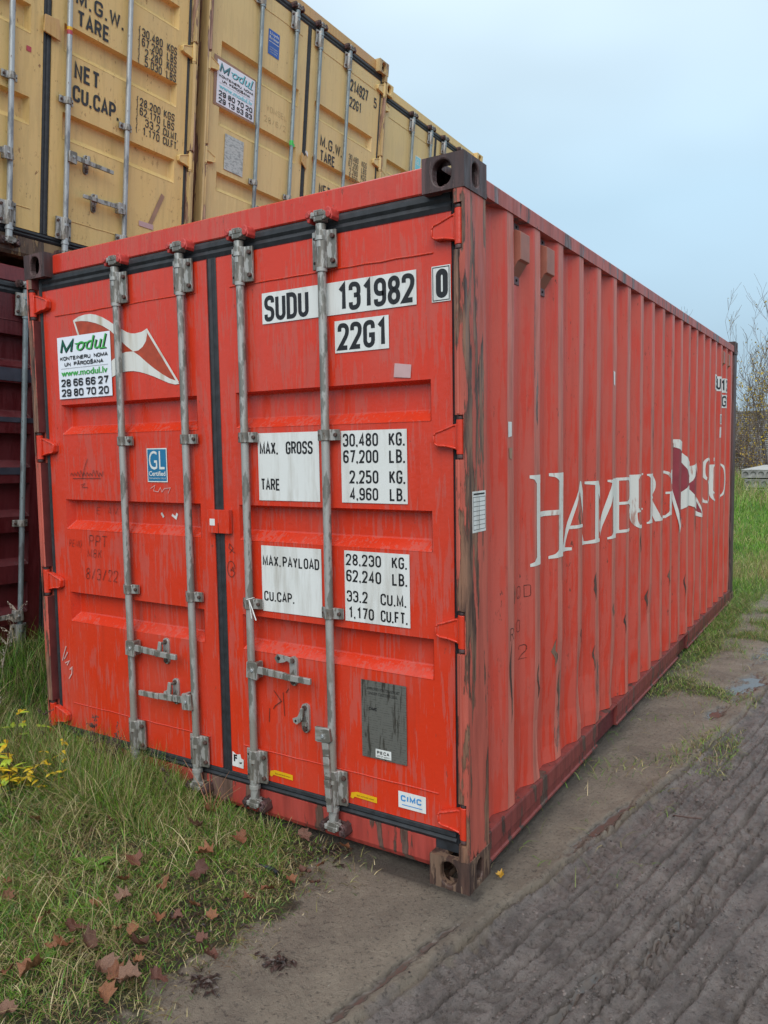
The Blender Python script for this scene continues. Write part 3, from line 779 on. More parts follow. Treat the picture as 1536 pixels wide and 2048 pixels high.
def ground_fn(x, y, fine=True):
    """height, and masks: track mud, sand, turf, wetness"""
    base = (fbm(x, y, .9, 3, 3) - .5) * .03
    bank = ss(2.45, 3.35, -x) * .27 + ss(.6, 2.2, -x) * .035
    far = ss(30, 200, np.hypot(x, y))
    wob = (fbm(x * .9, y * .55, 2.2, 3, 11) - .5) * .06 + (fbm(x, y, 14, 3, 12) - .5) * .014
    u = x - trackf(y) + wob
    near = ss(9, 4, y)
    h = base * ss(.1, 1.2, np.maximum(np.abs(x + .8) - 1.2, np.maximum(-y, 0) * .9)) + bank
    track = ss(-.07, .09, u + (fbm(x, y, 20, 3, 13) - .5) * .10)
    h = h - .012 * track
    # squeezed-up rim of the rut
    h = h + np.exp(-((u + .02) / .03) ** 2) * .010 * (.4 + 1.2 * fbm(x, y, 9, 3, 21)) * near
    crumb = (fbm(x, y, 26, 4, 31, .6) - .5); crumb2 = (fbm(x, y, 75, 3, 32, .6) - .5)
    xs_ = u + x * 0; rid = np.abs(fbm(xs_ * 1.0, y * .30, 22, 3, 35, .6) - .5); rid2 = np.abs(fbm(xs_, y * .45, 60, 3, 36, .6) - .5)
    churn = ss(.42, .68, fbm(x, y * .6, 3.4, 3, 37)); lng = fbm(xs_, y * .12, 34, 3, 38, .6) - .5
    crumb3 = fbm(x, y, 120, 2, 33, .7) - .5
    h = h + near * (crumb * (.006 + .004 * track) + crumb2 * (.004 + .008 * track) * (.3 + 1.2 * churn) + crumb3 * (.002 + .006 * track) + lng * .008 * track + (fbm(x, y, 6, 2, 39) - .5) * .007 * track)
    h = h - near * track * (.006 * np.exp(-(rid / .010) ** 2) + .005 * np.exp(-(rid2 / .03) ** 2)) * (.1 + churn) - near * (1 - track) * .002 * np.exp(-(rid2 / .02) ** 2)
    # long grooves pressed by tyre ribs
    for (g0, wd, dp, sd) in ((.005, .010, .020, 1), (.125, .010, .016, 2), (.195, .007, .010, 3), (.262, .010, .014, 4), (.335, .006, .008, 5), (.40, .012, .018, 6), (.475, .008, .012, 7), (.545, .013, .018, 8), (.66, .008, .010, 9), (.80, .010, .012, 10), (.95, .010, .012, 12), (1.12, .012, .012, 13)):
        k = .25 + 1.5 * fbm(x * .3 + sd, y * 1.2, 1.6, 3, 40 + sd); k = np.clip(k - .12, .1, 1.4)
        j = (fbm(x, y, 4, 2, 60 + sd) - .5) * .022 + (fbm(x, y, 45, 2, 61 + sd) - .5) * .008
        d = (u - g0 + j)
        h = h - near * dp * 1.7 * k * np.exp(-(d / (wd * .8)) ** 4) + near * dp * .6 * k * np.exp(-((d - wd * 1.9) / (wd * .7)) ** 2)
    # tread lug prints
    def lugs(u0, u1, per, sk, dp, sd):
        m_ = ss(u0, u0 + .02, u) * (1 - ss(u1 - .02, u1, u)); ph = (y + sk * (u - u0) + (fbm(x, y, 5, 2, sd) - .5) * .05) / per
        s = np.abs(ph - np.round(ph)); return -dp * ss(.24, .13, s + (fbm(x, y, 40, 2, sd + 9) - .5) * .16) * m_ * np.clip(fbm(x, y, 3.2, 3, sd + 3) * 3.4 - 1.0, 0, 1.3)
    h = h + near * (lugs(.02, .118, .058, .55, .017, 71) + lugs(.135, .25, .066, -.45, .012, 75) + lugs(.70, 1.4, .045, .2, .009, 81) + lugs(.41, .535, .075, .5, .013, 85) + lugs(.275, .33, .05, .3, .008, 88))
    turf = ss(-.47, -.62, x + (fbm(x, y, 5, 4, 91) - .5) * .42 + .10 * np.clip(y + .6, -1, 1) * 0)
    turf = np.where(y > .02, np.where(x < -1.2, 1., 0.), turf)
    # patches along the wall, and the meadow behind
    pat = ss(.50, .66, fbm(x, y, 1.7, 4, 95)) * ss(.5, 3.0, y) * ss(.55, .25, u)
    strip = ss(.28, .05, x + (fbm(x, y, 3, 3, 97) - .5) * .25) * ss(2.6, 4.3, y)
    meadow = ss(6.4, 8.0, y + (fbm(x, y, .8, 3, 99) - .5) * 2.)
    right = np.clip(np.maximum(np.maximum(pat * .7, strip), meadow), 0, 1)
    turf = np.where((x > -.15) | (y > 6.1), np.maximum(turf * (x < -.15), right), turf)
    turf = np.where(np.hypot(x, y) > 60, 1, turf)
    puddle = np.zeros_like(x)
    for (px, py, rx_, ry_) in ((.50, 3.15, .10, .38), (.42, 2.5, .05, .16), (-.03, -.52, .022, .42), (.60, 4.3, .12, .5), (-.30, -1.15, .16, .16), (.47, -.35, .02, .3), (.64, .15, .018, .3), (.25, .75, .03, .3)):
        r2 = ((x - px - .18 * (y - py)) / rx_) ** 2 + ((y - py) / ry_) ** 2
        puddle = np.maximum(puddle, ss(1.35, .3, r2 + (fbm(x, y, 22, 4, 111, .65) - .5) * 2.6))
    h = np.where(puddle > 0, h * (1 - puddle) + (np.minimum(h, h * .2) - .010) * puddle, h)
    h = h + turf * near * (fbm(x, y, 11, 3, 121) - .4) * .02
    # soil pushed against the castings and sill
    h = np.where((x > -.22) & (x < .03) & (y > -.03) & (y < .22), np.minimum(h, .004), h)
    return h, track, turf, puddle
def graded(a, b, fine, n0, n1, out_a, out_b):
    c = np.arange(a, b, fine); lo = a - (np.geomspace(fine, a - out_a, n0)); hi = b + (np.geomspace(fine, out_b - b, n1))
    return np.unique(np.concatenate([lo[::-1], c, hi]))
gx = graded(-1.7, 1.75, .0075, 44, 40, -400, 400)
yy_ = [-1.75]
while yy_[-1] < 9: yy_.append(yy_[-1] + max(.0065, (yy_[-1] + 2.4) * .0058))
gy = np.concatenate([-1.75 - np.geomspace(.02, 200, 26)[::-1], np.array(yy_), 9 + np.geomspace(.1, 500, 60)])
GX, GY = np.meshgrid(gx, gy); gh, gt, gtu, gp = ground_fn(GX, GY)
nx_, ny_ = len(gx), len(gy)
co = np.stack([GX, GY, gh], -1).reshape(-1, 3).astype(np.float32)
idx = np.arange(nx_ * ny_).reshape(ny_, nx_)
quads = np.stack([idx[:-1, :-1], idx[:-1, 1:], idx[1:, 1:], idx[1:, :-1]], -1).reshape(-1, 4)
def np_mesh(name, co, faces, nside, cols=None, mats=(), smooth=True):
    me = bpy.data.meshes.new(name); nf = len(faces)
    me.vertices.add(len(co)); me.vertices.foreach_set('co', np.ascontiguousarray(co, dtype=np.float32).ravel())
    me.loops.add(nf * nside); me.loops.foreach_set('vertex_index', np.ascontiguousarray(faces, dtype=np.int32).ravel())
    me.polygons.add(nf); me.polygons.foreach_set('loop_start', np.arange(0, nf * nside, nside, dtype=np.int32))
    if smooth: me.polygons.foreach_set('use_smooth', np.ones(nf, dtype=bool))
    if cols is not None:
        for nm, c in cols.items():
            at_ = me.attributes.new(nm, 'FLOAT_COLOR', 'POINT'); at_.data.foreach_set('color', np.ascontiguousarray(c, dtype=np.float32).ravel())
    for mt in mats: me.materials.append(mt)
    me.update(calc_edges=True); me.validate(); return me
contact_shade = np.exp(-(np.maximum(GX, 0) / .045) ** 2) * (GX > -2.6) * (GY > -.02) * (GY < 6.2) + np.exp(-(np.maximum(-GY, 0) / .035) ** 2) * (GX < .04) * (GX > -2.6) * (GY < .05)  # mask of a contact shadow painted into the ground along the container base
contact_shade = np.clip(contact_shade * (.5 + fbm(GX, GY, 9, 3, 500)), 0, 1)
zone = np.stack([gt, gtu, gp, contact_shade], -1).reshape(-1, 4)
t = NT('muddy ground')
za_ = t.attr('zone'); sp_ = t.n('ShaderNodeSeparateColor'); t.l(za_.outputs['Color'], sp_.inputs[0]); mtr, mtu, mpu = sp_.outputs
sand = t.mix(t.mr(t.noise(3.5, 6, None, .65), .35, .65), (.34, .285, .22), (.20, .165, .13))
sand = t.mix(t.mr(t.noise(120, 3), .62, .70, 0, .6), sand, (.36, .32, .25))
mud = t.mix(t.mr(t.noise(9, 7, (1, .6, 1), .7, off=(3, 3, 0)), .38, .62), (.285, .245, .225), (.150, .128, .118))
mud = t.mix(t.mr(t.noise(70, 4, off=(1, 0, 0)), .66, .72, 0, .5), mud, (.26, .23, .19))
col = t.mix(t.mr(t.math('ADD', mtr, t.math('MULTIPLY', t.math('SUBTRACT', t.noise(6, 4), .5), .8)), .3, .7), sand, mud)
soil = t.mix(t.mr(t.noise(9, 5), .4, .6), (.055, .042, .028), (.075, .078, .03))
fargreen = t.mix(t.mr(t.noise(.6, 5), .35, .65), (.085, .12, .03), (.16, .15, .055))
geo = t.n('ShaderNodeNewGeometry'); sg = t.n('ShaderNodeSeparateXYZ'); t.l(geo.outputs['Position'], sg.inputs[0])
soil = t.mix(t.mr(sg.outputs[1], 5., 9.), soil, fargreen)
col = t.mix(t.mr(t.math('ADD', mtu, t.math('MULTIPLY', t.math('SUBTRACT', t.noise(14, 4), .5), .9)), .35, .65), col, soil)
dk = t.mr(t.noise(55, 6, (1, 1, 1), .75, off=(6, 6, 0)), .54, .62, 0, .6)
col = t.mix(t.math('MULTIPLY', dk, t.math('SUBTRACT', 1., mpu)), col, (.035, .028, .024))
col = t.mix(t.math('MULTIPLY', za_.outputs['Alpha'], .75), col, (.05, .04, .033))  # darkens the ground colour as contact shadow beside the container
col = t.mix(mpu, col, (.085, .07, .06))
ro = t.mix(mtr, (.62, .62, .62), t.mix(t.mr(t.noise(2.6, 4), .42, .60), (.50, .50, .50), (.26, .26, .26)))
ro2 = t.math('MULTIPLY', t.mr(t.noise(11, 4), .3, .7, .75, 1.25), ro)
ro3 = t.math('ADD', t.math('MULTIPLY', ro2, t.math('SUBTRACT', 1., mpu)), t.math('MULTIPLY', mpu, .10))
bh = t.math('MULTIPLY', t.math('ADD', t.noise(130, 5, None, .7), t.math('MULTIPLY', t.noise(30, 6, None, .7), 1.6)), t.math('SUBTRACT', 1., mpu))
t.bump(t.math('ADD', bh, t.math('MULTIPLY', t.math('MULTIPLY', t.noise(260, 4, None, .75), .6), t.math('SUBTRACT', 1., mpu))), 1.0, .011)
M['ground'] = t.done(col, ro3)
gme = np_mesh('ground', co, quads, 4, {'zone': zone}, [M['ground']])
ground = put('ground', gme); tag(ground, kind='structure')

# ================================================================== RED CONTAINER
BANDS = [(1.700, 1.848), (1.228, 1.378), (.757, .908)]
mats_red = dict(door=M['red_door'], frame=M['red_frame'], sill=M['red_sill'], post=M['post'], inner=M['inner_post'], cast=M['casting'], castl=M['casting_low'],
                rubber=M['rubber'], rod=M['galv'], brk=M['galv_dirty'], top=M['rail_top'], rail=M['red_dark'], side=M['red_side'], sideflat=M['flat_sheen_wear'], keeper=M['red_cap'], rearpost=M['casting'])
rods_red = (-1.780, -1.365, -1.022, -.608)
red, rdoors, rside = container('red shipping container with wet streaked doors and big white lettering along its side', None, Matrix.Identity(4), mats_red, BANDS, rods=rods_red,
    handles=((-1.780, .690, 1, -1.562, .690, 0, 0), (-1.365, .490, -1, -1.508, .508, 0, 0), (-1.022, .690, 1, -.812, .700, 1, 0), (-.640, .500, 1, -.755, .512, 2, 84)))
DL, DR_ = rdoors
F = DY - .0015
K = [M['white'], M['black_ink']]
def plate_sticker(parent, x0, x1, z0, z1, lines, mats=K, name='marking_label', th=.155, rnd=0):
    polys = []
    for (s, a, b_, zb, h) in lines: polys += stext(s, a, zb, h, x1=b_, th=th)
    return decal(name, parent, [([rect(x0, x1, z0, z1)], 0), (polys, 1)], F, mats, thick=.0006)
plate_sticker(DR_, -.930, -.212, 2.114, 2.236, [('SUDU', -.918, -.697, 2.122, .102), ('131982', -.556, -.222, 2.124, .103)], th=.17)
o = decal('marking_label', DR_, [([rect(-.150, -.076, 2.113, 2.236)], 0), (stroke_quads([(-.145, 2.118), (-.145, 2.231), (-.081, 2.231), (-.081, 2.118)], .003, True) + stext('0', -.133, 2.125, .100, x1=-.093, th=.2), 1)], F, K, thick=.0006)
plate_sticker(DR_, -.572, -.330, 1.970, 2.090, [('22G1', -.558, -.342, 1.979, .101)], th=.17)
plate_sticker(DR_, -.974, -.660, 1.400, 1.676, [('MAX.', -.964, -.868, 1.588, .052), ('GROSS', -.826, -.692, 1.588, .052), ('TARE', -.962, -.862, 1.441, .049)])
plate_sticker(DR_, -.554, -.260, 1.400, 1.675, [('30,480', -.544, -.385, 1.614, .050), ('KG.', -.337, -.268, 1.614, .050), ('67,200', -.544, -.385, 1.551, .050), ('LB.', -.337, -.268, 1.551, .050),
    ('2,250', -.516, -.386, 1.474, .050), ('KG.', -.337, -.268, 1.474, .050), ('4,960', -.516, -.388, 1.410, .048), ('LB.', -.337, -.268, 1.410, .048)])
plate_sticker(DR_, -.972, -.661, .936, 1.212, [('MAX.', -.965, -.868, 1.127, .044), ('PAYLOAD', -.858, -.672, 1.127, .044), ('CU.CAP.', -.962, -.801, .980, .042)])
plate_sticker(DR_, -.549, -.256, .938, 1.214, [('28,230', -.541, -.380, 1.157, .045), ('KG.', -.332, -.266, 1.157, .045), ('62,240', -.541, -.381, 1.093, .047), ('LB.', -.332, -.266, 1.093, .047),
    ('33.2', -.540, -.443, 1.014, .045), ('CU.M.', -.385, -.271, 1.014, .045), ('1,170', -.534, -.416, .950, .045), ('CU.FT.', -.385, -.267, .950, .045)])
# emblem on the left door (twisted pennant)
def emblem():
    top = [(-2.132, 2.25), (-2.09, 2.264), (-2.045, 2.269), (-2.0, 2.268), (-1.961, 2.260), (-1.915, 2.244), (-1.87, 2.222), (-1.83, 2.200), (-1.798, 2.184), (-1.75, 2.160), (-1.72, 2.151), (-1.694, 2.148), (-1.65, 2.151), (-1.612, 2.162),
           (-1.613, 2.137), (-1.622, 2.108), (-1.645, 2.084), (-1.675, 2.070), (-1.71, 2.068), (-1.755, 2.096), (-1.801, 2.131), (-1.861, 2.176), (-1.91, 2.201), (-1.964, 2.221), (-2.02, 2.235), (-2.07, 2.242), (-2.118, 2.243)]
    bot = [(-1.71, 2.068), (-1.668, 2.045), (-1.626, 2.015), (-1.575, 1.982), (-1.523, 1.953), (-1.475, 1.930), (-1.427, 1.916), (-1.420, 1.904), (-1.445, 1.903), (-1.485, 1.912), (-1.524, 1.926), (-1.575, 1.945), (-1.629, 1.962),
           (-1.672, 1.973), (-1.715, 1.980), (-1.76, 1.981), (-1.80, 1.978), (-1.85, 1.966), (-1.90, 1.945), (-1.94, 1.915), (-1.975, 1.872), (-1.968, 1.905), (-1.945, 1.955), (-1.905, 2.005), (-1.86, 2.038), (-1.805, 2.062), (-1.76, 2.070)]
    l1 = [(-2.132, 2.25), (-2.118, 2.243), (-1.966, 1.905), (-1.975, 1.872)]; l2 = [(-1.624, 2.160), (-1.611, 2.163), (-1.420, 1.912), (-1.437, 1.916)]
    inner_l = [(-2.118, 2.243), (-2.07, 2.242), (-1.964, 2.221), (-1.861, 2.176), (-1.801, 2.131), (-1.71, 2.068), (-1.76, 2.070), (-1.805, 2.062), (-1.86, 2.038), (-1.905, 2.005), (-1.945, 1.955), (-1.966, 1.905)]
    inner_r = [(-1.71, 2.068), (-1.675, 2.070), (-1.645, 2.084), (-1.622, 2.108), (-1.614, 2.14), (-1.614, 2.148), (-1.437, 1.918), (-1.475, 1.930), (-1.523, 1.953), (-1.575, 1.982), (-1.626, 2.015), (-1.668, 2.045)]
    return [inner_l, inner_r], [top, bot], [l1, l2]
inn, bnd, lns = emblem()
decal('emblem', DL, [(inn, 0), (bnd, 1), (lns, 1)], F + .0006, [M['logo_rust'], M['logo_white']], step=.0004)
# advertising board on the left door
def advert(parent, x0, x1, z0, z1, tel, y, cyan=False, name='advertising_board', tilt=0.):
    w_, h_ = x1 - x0, z1 - z0
    X = lambda u: x0 + u * w_
    Z = lambda v: z0 + v * h_
    g1, g2 = (5, 4) if cyan else (3, 2)
    L0 = [rect(x0, x1, z0, z1)]
    def big(ox, oz):
        m_ = stext('M', X(.045 + ox), Z(.735 + oz), .215 * h_, x1=X(.315 + ox), th=.20); zc = Z(.735)
        m_ = [[(x + (z - zc) * .30, z) for x, z in p] for p in m_]
        return m_, ftext('odul', X(.375 + ox), Z(.755 + oz), .215 * h_, X(.938 + ox), .0, .3) + [rect(X(.345 + ox), X(.60 + ox), Z(.865 + oz), Z(.88 + oz)), rect(X(.80 + ox), X(.92 + ox), Z(.745 + oz), Z(.765 + oz))]
    sm, so_ = big(.017, -.012); sh = sm + so_; main, main2 = big(0, 0)
    blk = stext('KONTEINERU NOMA', X(.05), Z(.622), .062 * h_, x1=X(.955), th=.24, w=.7) + stext('UN PĀRDOŠANA', X(.13), Z(.525), .062 * h_, x1=X(.87), th=.24, w=.7)
    blk += [rect(X(.06), X(.95), Z(.488), Z(.492))]
    web = ftext('www.modul.lv', X(.06), Z(.365), .100 * h_, X(.93), .0) + [[(x + .0022 * w_, z + .001 * w_) for x, z in p] for p in ftext('www.modul.lv', X(.068), Z(.367), .098 * h_, X(.935), .0)]
    nums = []
    for r_i, row in enumerate(tel):
        zc = .195 if r_i == 0 else .035
        for k, pr in enumerate(row.split()): nums += stext(pr, X(.055 + .235 * k), Z(zc), .122 * h_, x1=X(.055 + .235 * k + .19), th=.21, w=.55)
    mats = [M['sign_white'], M['black_ink'], M['green'], M['dgreen'], M['cyan'], M['teal_dark']]
    lay = [(L0, 0), (sh, 1), (main, g1), (main2, g2), (blk, 1), (web, 4 if cyan else 2), (nums, 1)]
    if tilt: lay = [(rot2(p, tilt, (x0 + x1) / 2, (z0 + z1) / 2), mi) for p, mi in lay]
    return decal(name, parent, lay, y, mats, step=.0005, thick=.0006)
advert(DL, -2.258, -1.862, 1.876, 2.176, ('28 66 66 27', '29 80 70 20'), F - .003)
# certification label
decal('certification_label', DL, [([rect(-1.646, -1.515, 1.470, 1.624)], 0), ([rect(-1.641, -1.520, 1.475, 1.619)], 1), (ftext('GL', -1.632, 1.527, .085, -1.530, .0) + ftext('Certified', -1.634, 1.498, .022, -1.527, .02) + ftext('Germanischer Lloyd', -1.634, 1.482, .010, -1.527), 0)], F, [M['white'], M['blue']], thick=.0006)
# lock box over the centre gasket
b = MB(); b.box(-1.254, -1.129, .020, .040, 1.255, 1.355, 0); b.box(-1.192, -1.190, .0185, .020, 1.256, 1.300, 1); b.box(-1.2405, -1.2105, .019, .020, 1.287, 1.316, 2)
b.build('lock_box', [M['red_door'], M['hole'], M['white']], red, bevel=.003)
decal('data_plate', DR_, [([rect(-.480, -.277, .409, .715)], 0), (ftext('APPROVED FOR TRANSPORT', -.455, .678, .011, -.305) + ftext('UNDER CUSTOMS SEAL', -.448, .660, .011, -.315) + stext('CIMC', -.446, .598, .013, x1=-.408, th=.24), 1), ([rect(-.417, -.346, .416, .450)], 2),
    (rot2(stext('PECA', -.410, .430, .013, x1=-.353, th=.22), math.pi, -.3815, .4365) + rect_ if False else rot2(stext('PECA', -.410, .430, .013, x1=-.353, th=.22), 0, -.38, .43) + ftext('GM 07 629011', -.412, .420, .006, -.351), 1)], F - .002, [M['steel_plate'], M['black_ink'], M['white']], thick=.0006)
decal('maker_label', DR_, [([rect(-.319, -.199, .239, .303)], 0), (stext('CIMC', -.308, .266, .024, x1=-.215, th=.24), 1), ([rect(-.303, -.215, .2515, .2545)], 1)], F, [M['white'], M['cimc']], thick=.0006)
for x in (-.960, -.542):
    decal('warning_tape', DR_, [([[(x, .226), (x + .012, .222), (x + .020, .232), (x + .125, .229), (x + .125, .252), (x + .03, .254), (x + .004, .246)]], 0), (ftext('Seal and locks intact', x + .03, .238, .006, x + .112), 1)], F, [M['yellow_tape'], M['black_ink']], thick=.0006)
decal('torn_label', DR_, [([[(-1.175, .224), (-1.110, .222), (-1.108, .262), (-1.122, .266), (-1.126, .284), (-1.150, .278), (-1.172, .290)]], 0), (ftext('F', -1.165, .246, .032, -1.145, .05) + [[(-1.137, .244), (-1.122, .240), (-1.116, .250), (-1.130, .247)]], 1)], F, K, thick=.0006)
decal('tape_patch', DR_, [([[(-.312, 1.864), (-.241, 1.857), (-.237, 1.904), (-.307, 1.914)]], 0)], F, [M['tape_grey']])
# marker scribbles
def scrib(name, parent, lst, mat, th=.0035, y=F):
    P = []
    for pts in lst: P += stroke_quads(pts, th, False)
    return decal(name, parent, [(P, 0)], y, [mat])
def hand(s, x0, z0, h, x1, th=.05, sl=.15):
    rr_ = random.Random(s); o = []
    for p in stext(s, x0, z0, h, x1=x1, th=th): o.append([(x + (z - z0) * sl + rr_.uniform(-1, 1) * h * .015, z + rr_.uniform(-1, 1) * h * .015) for x, z in p])
    return o
for g in (hand('PPT', -2.09, 1.150, .055, -1.96), hand('M8K', -2.105, 1.095, .040, -2.0), hand('8/3/22', -2.125, .985, .055, -1.89), hand('REMO', -2.245, 1.140, .035, -2.15)): decal('marker_lettering', DL, [(g, 0)], F, [M['graffiti']])
decal('marker_lettering', DL, [(hand('EQAM', -2.08, 1.305, .035, -1.92), 0)], DY + .0435, [M['graffiti']])
rg = random.Random(4)
wav = [(-2.21 + .012 * k, 1.50 + (.022 if k % 2 else -.006) * rg.uniform(.4, 1.2)) for k in range(22)]
scrib('marker_lettering', DL, [wav, [(-2.12, 1.485), (-2.09, 1.55), (-2.07, 1.58)], [(-2.19, 1.483), (-1.98, 1.485)], [(-2.13, 1.45), (-2.10, 1.46), (-2.12, 1.44), (-2.08, 1.44)]], M['graffiti'], .0028)
scrib('chalk_lettering', DL, [[(-1.63, 1.44), (-1.60, 1.455), (-1.61, 1.43), (-1.58, 1.425), (-1.565, 1.445), (-1.555, 1.425), (-1.54, 1.44), (-1.50, 1.445), (-1.515, 1.42)]], M['graffiti_w'], .003)
scrib('chalk_lettering', DL, [[(-2.31, .62), (-2.335, .57), (-2.345, .54)], [(-2.30, .59), (-2.33, .55)], [(-2.325, .53), (-2.29, .545), (-2.31, .52)], [(-2.29, .50), (-2.27, .515), (-2.275, .48), (-2.30, .45)]], M['graffiti_w'], .007)
scrib('marker_lettering', DR_, [[(-.875, .60), (-.87, .50)], [(-.925, .60), (-.885, .56), (-.92, .535), (-.93, .52)], [(-.86, .60), (-.845, .62)], [(-.95, .52), (-.955, .46)]], M['graffiti'], .003)
scrib('marker_lettering', DR_, [[(-1.145 + .022 * math.cos(a * .5), 1.10 + .035 * math.sin(a * .5)) for a in range(13)], [(-1.15, 1.09), (-1.135, 1.11), (-1.13, 1.09), (-1.15, 1.10)], [(-1.15, 1.17), (-1.13, 1.19), (-1.15, 1.21), (-1.155, 1.19), (-1.12, 1.17)]], M['graffiti'], .0025)
for q_ in ([(-1.60, 1.305), (-1.615, 1.325)], [(-1.545, 1.318), (-1.52, 1.304), (-1.51, 1.326)]): scrib('peeled_patch', DL, [q_], M['white'], .012, DY + .0435)
# cable tie knotted round the third rod
b = MB(); b.tube([(-1.022 + .02 * math.cos(a), .016 - .02 * math.sin(a), .985 + .006 * math.cos(a)) for a in [k * math.pi / 8 for k in range(17)]], .0022, 5)
b.tube([(-1.005, -.006, .985), (-.985, -.012, .955), (-.962, -.014, .905)], .0026, 5); b.tube([(-1.005, -.006, .985), (-.990, -.014, .94), (-.988, -.012, .91)], .0022, 5)
b.build('cable_tie', [M['zip']], DR_, smooth=60)

# ---- side markings
WL = M['letter_white']
def serif_stem(x, w_, z0, z1, s=.035, t_=.014, l=1, r=1):
    """vertical stem with flat bracketed serifs"""
    p = [(x, z0 + t_ * 2), (x, z1 - t_ * 2)]
    if l: p += [(x - s * .5, z1 - t_), (x - s, z1 - t_ * .7), (x - s, z1)]
    else: p += [(x, z1)]
    if r: p += [(x + w_ + s, z1), (x + w_ + s, z1 - t_ * .7), (x + w_ + s * .5, z1 - t_)]
    else: p += [(x + w_, z1)]
    p += [(x + w_, z1 - t_ * 2), (x + w_, z0 + t_ * 2)]
    if r: p += [(x + w_ + s * .5, z0 + t_), (x + w_ + s, z0 + t_ * .7), (x + w_ + s, z0)]
    else: p += [(x + w_, z0)]
    if l: p += [(x - s, z0), (x - s, z0 + t_ * .7), (x - s * .5, z0 + t_)]
    else: p += [(x, z0)]
    return p
def arcband(cx_, cz, rx_, rz_, a0, a1, wv, wh, n=14):
    """crescent stroke, thick where it runs vertical"""
    o = []; i_ = []
    for k in range(n + 1):
        a = R(a0 + (a1 - a0) * k / n); c, s = math.cos(a), math.sin(a)
        w_ = wh + (wv - wh) * abs(c); o.append((cx_ + rx_ * c, cz + rz_ * s)); i_.append((cx_ + (rx_ - w_) * c, cz + (rz_ - wh - (wv - wh) * abs(c) * .15) * s))
    return [[o[k], o[k + 1], i_[k + 1], i_[k]] for k in range(n)]
zt_, zb2 = 1.422, 1.108
LET = {}
LET['H'] = [serif_stem(.685, .045, 1.103, 1.485, .05, .018), serif_stem(.955, .058, 1.103, 1.485, .065, .018), rect(.73, .955, 1.297, 1.320)]
LET['A'] = [[(1.245, 1.435), (1.262, 1.435), (1.165, 1.20), (1.135, 1.126), (1.185, 1.122), (1.185, 1.108), (1.055, 1.108), (1.055, 1.122), (1.105, 1.126)], [(1.262, 1.435), (1.236, 1.405), (1.345, 1.126), (1.31, 1.122), (1.31, 1.108), (1.45, 1.108), (1.45, 1.122), (1.415, 1.126)], rect(1.17, 1.345, 1.21, 1.226)]
LET['M'] = [[(1.43, 1.425), (1.545, 1.425), (1.695, 1.20), (1.69, 1.14), (1.548, 1.36), (1.553, 1.128), (1.590, 1.122), (1.590, 1.108), (1.44, 1.108), (1.44, 1.122), (1.500, 1.128), (1.500, 1.405), (1.43, 1.412)],
      [(1.700, 1.20), (1.695, 1.12), (1.830, 1.38), (1.885, 1.412), (1.885, 1.425), (1.80, 1.425)], serif_stem(1.805, .055, 1.100, 1.42, .05, .015, 1, 1)]
LET['B'] = [serif_stem(1.960, .055, zb2, zt_, .045, .014, 1, 0), rect(2.015, 2.11, 1.405, 1.422), rect(2.015, 2.12, 1.268, 1.284), rect(2.015, 2.125, 1.108, 1.125)] + arcband(2.10, 1.347, .075, .075, -90, 90, .045, .016) + arcband(2.11, 1.195, .095, .088, -90, 90, .05, .017)
LET['U'] = [serif_stem(2.268, .080, 1.20, 1.428, .045, .014, 1, 1), serif_stem(2.50, .026, 1.20, 1.428, .045, .014, 1, 1)] + arcband(2.397, 1.205, .129, .105, 180, 360, .07, .02)
LET['R'] = [serif_stem(2.638, .045, zb2, zt_, .035, .014), rect(2.68, 2.79, 1.405, 1.422), rect(2.68, 2.79, 1.262, 1.277)] + arcband(2.785, 1.342, .085, .080, -90, 90, .045, .016) + [[(2.755, 1.268), (2.82, 1.272), (2.920, 1.130), (2.975, 1.112), (2.975, 1.100), (2.87, 1.100)]]
LET['G'] = arcband(3.13, 1.262, .145, .165, 50, 318, .055, .018) + [rect(3.19, 3.245, 1.115, 1.275), rect(3.15, 3.28, 1.265, 1.280), [(3.19, 1.395), (3.225, 1.43), (3.245, 1.43), (3.245, 1.33), (3.23, 1.33)]]
LET['S'] = arcband(4.625, 1.392, .100, .098, 30, 250, .05, .022) + arcband(4.60, 1.205, .11, .10, -150, 80, .05, .022) + [[(4.50, 1.245), (4.520, 1.225), (4.565, 1.130), (4.53, 1.115), (4.515, 1.09), (4.50, 1.09)]]
LET['Udieresis'] = [serif_stem(4.835, .050, 1.17, 1.425, .045, .013), serif_stem(5.02, .024, 1.19, 1.425, .03, .013)] + arcband(4.94, 1.19, .105, .088, 180, 360, .05, .018) + [rect(4.885, 4.910, 1.455, 1.485), rect(4.97, 5.0, 1.455, 1.485)]
LET['D'] = [serif_stem(5.245, .045, zb2, 1.425, .03, .014, 1, 0), rect(5.29, 5.38, 1.408, 1.425), rect(5.29, 5.38, 1.108, 1.124)] + arcband(5.38, 1.2665, .135, .1585, -90, 90, .055, .016)
for k_ in LET: drape('painted_letter', rside, [(LET[k_], 0)], [WL], off=.0016)
# pennant on the side
def mp(p): return (3.262 + (p[0] + 2.132) / .712 * 1.11, 1.640 - (2.268 - p[1]) / .396 * .685)
drape('emblem', rside, [([[mp(q) for q in s_] for s_ in inn], 0), ([[mp(q) for q in s_] for s_ in bnd], 1), ([[mp(q) for q in s_] for s_ in lns], 1)], [M['logo_wine'], WL], off=.0030)
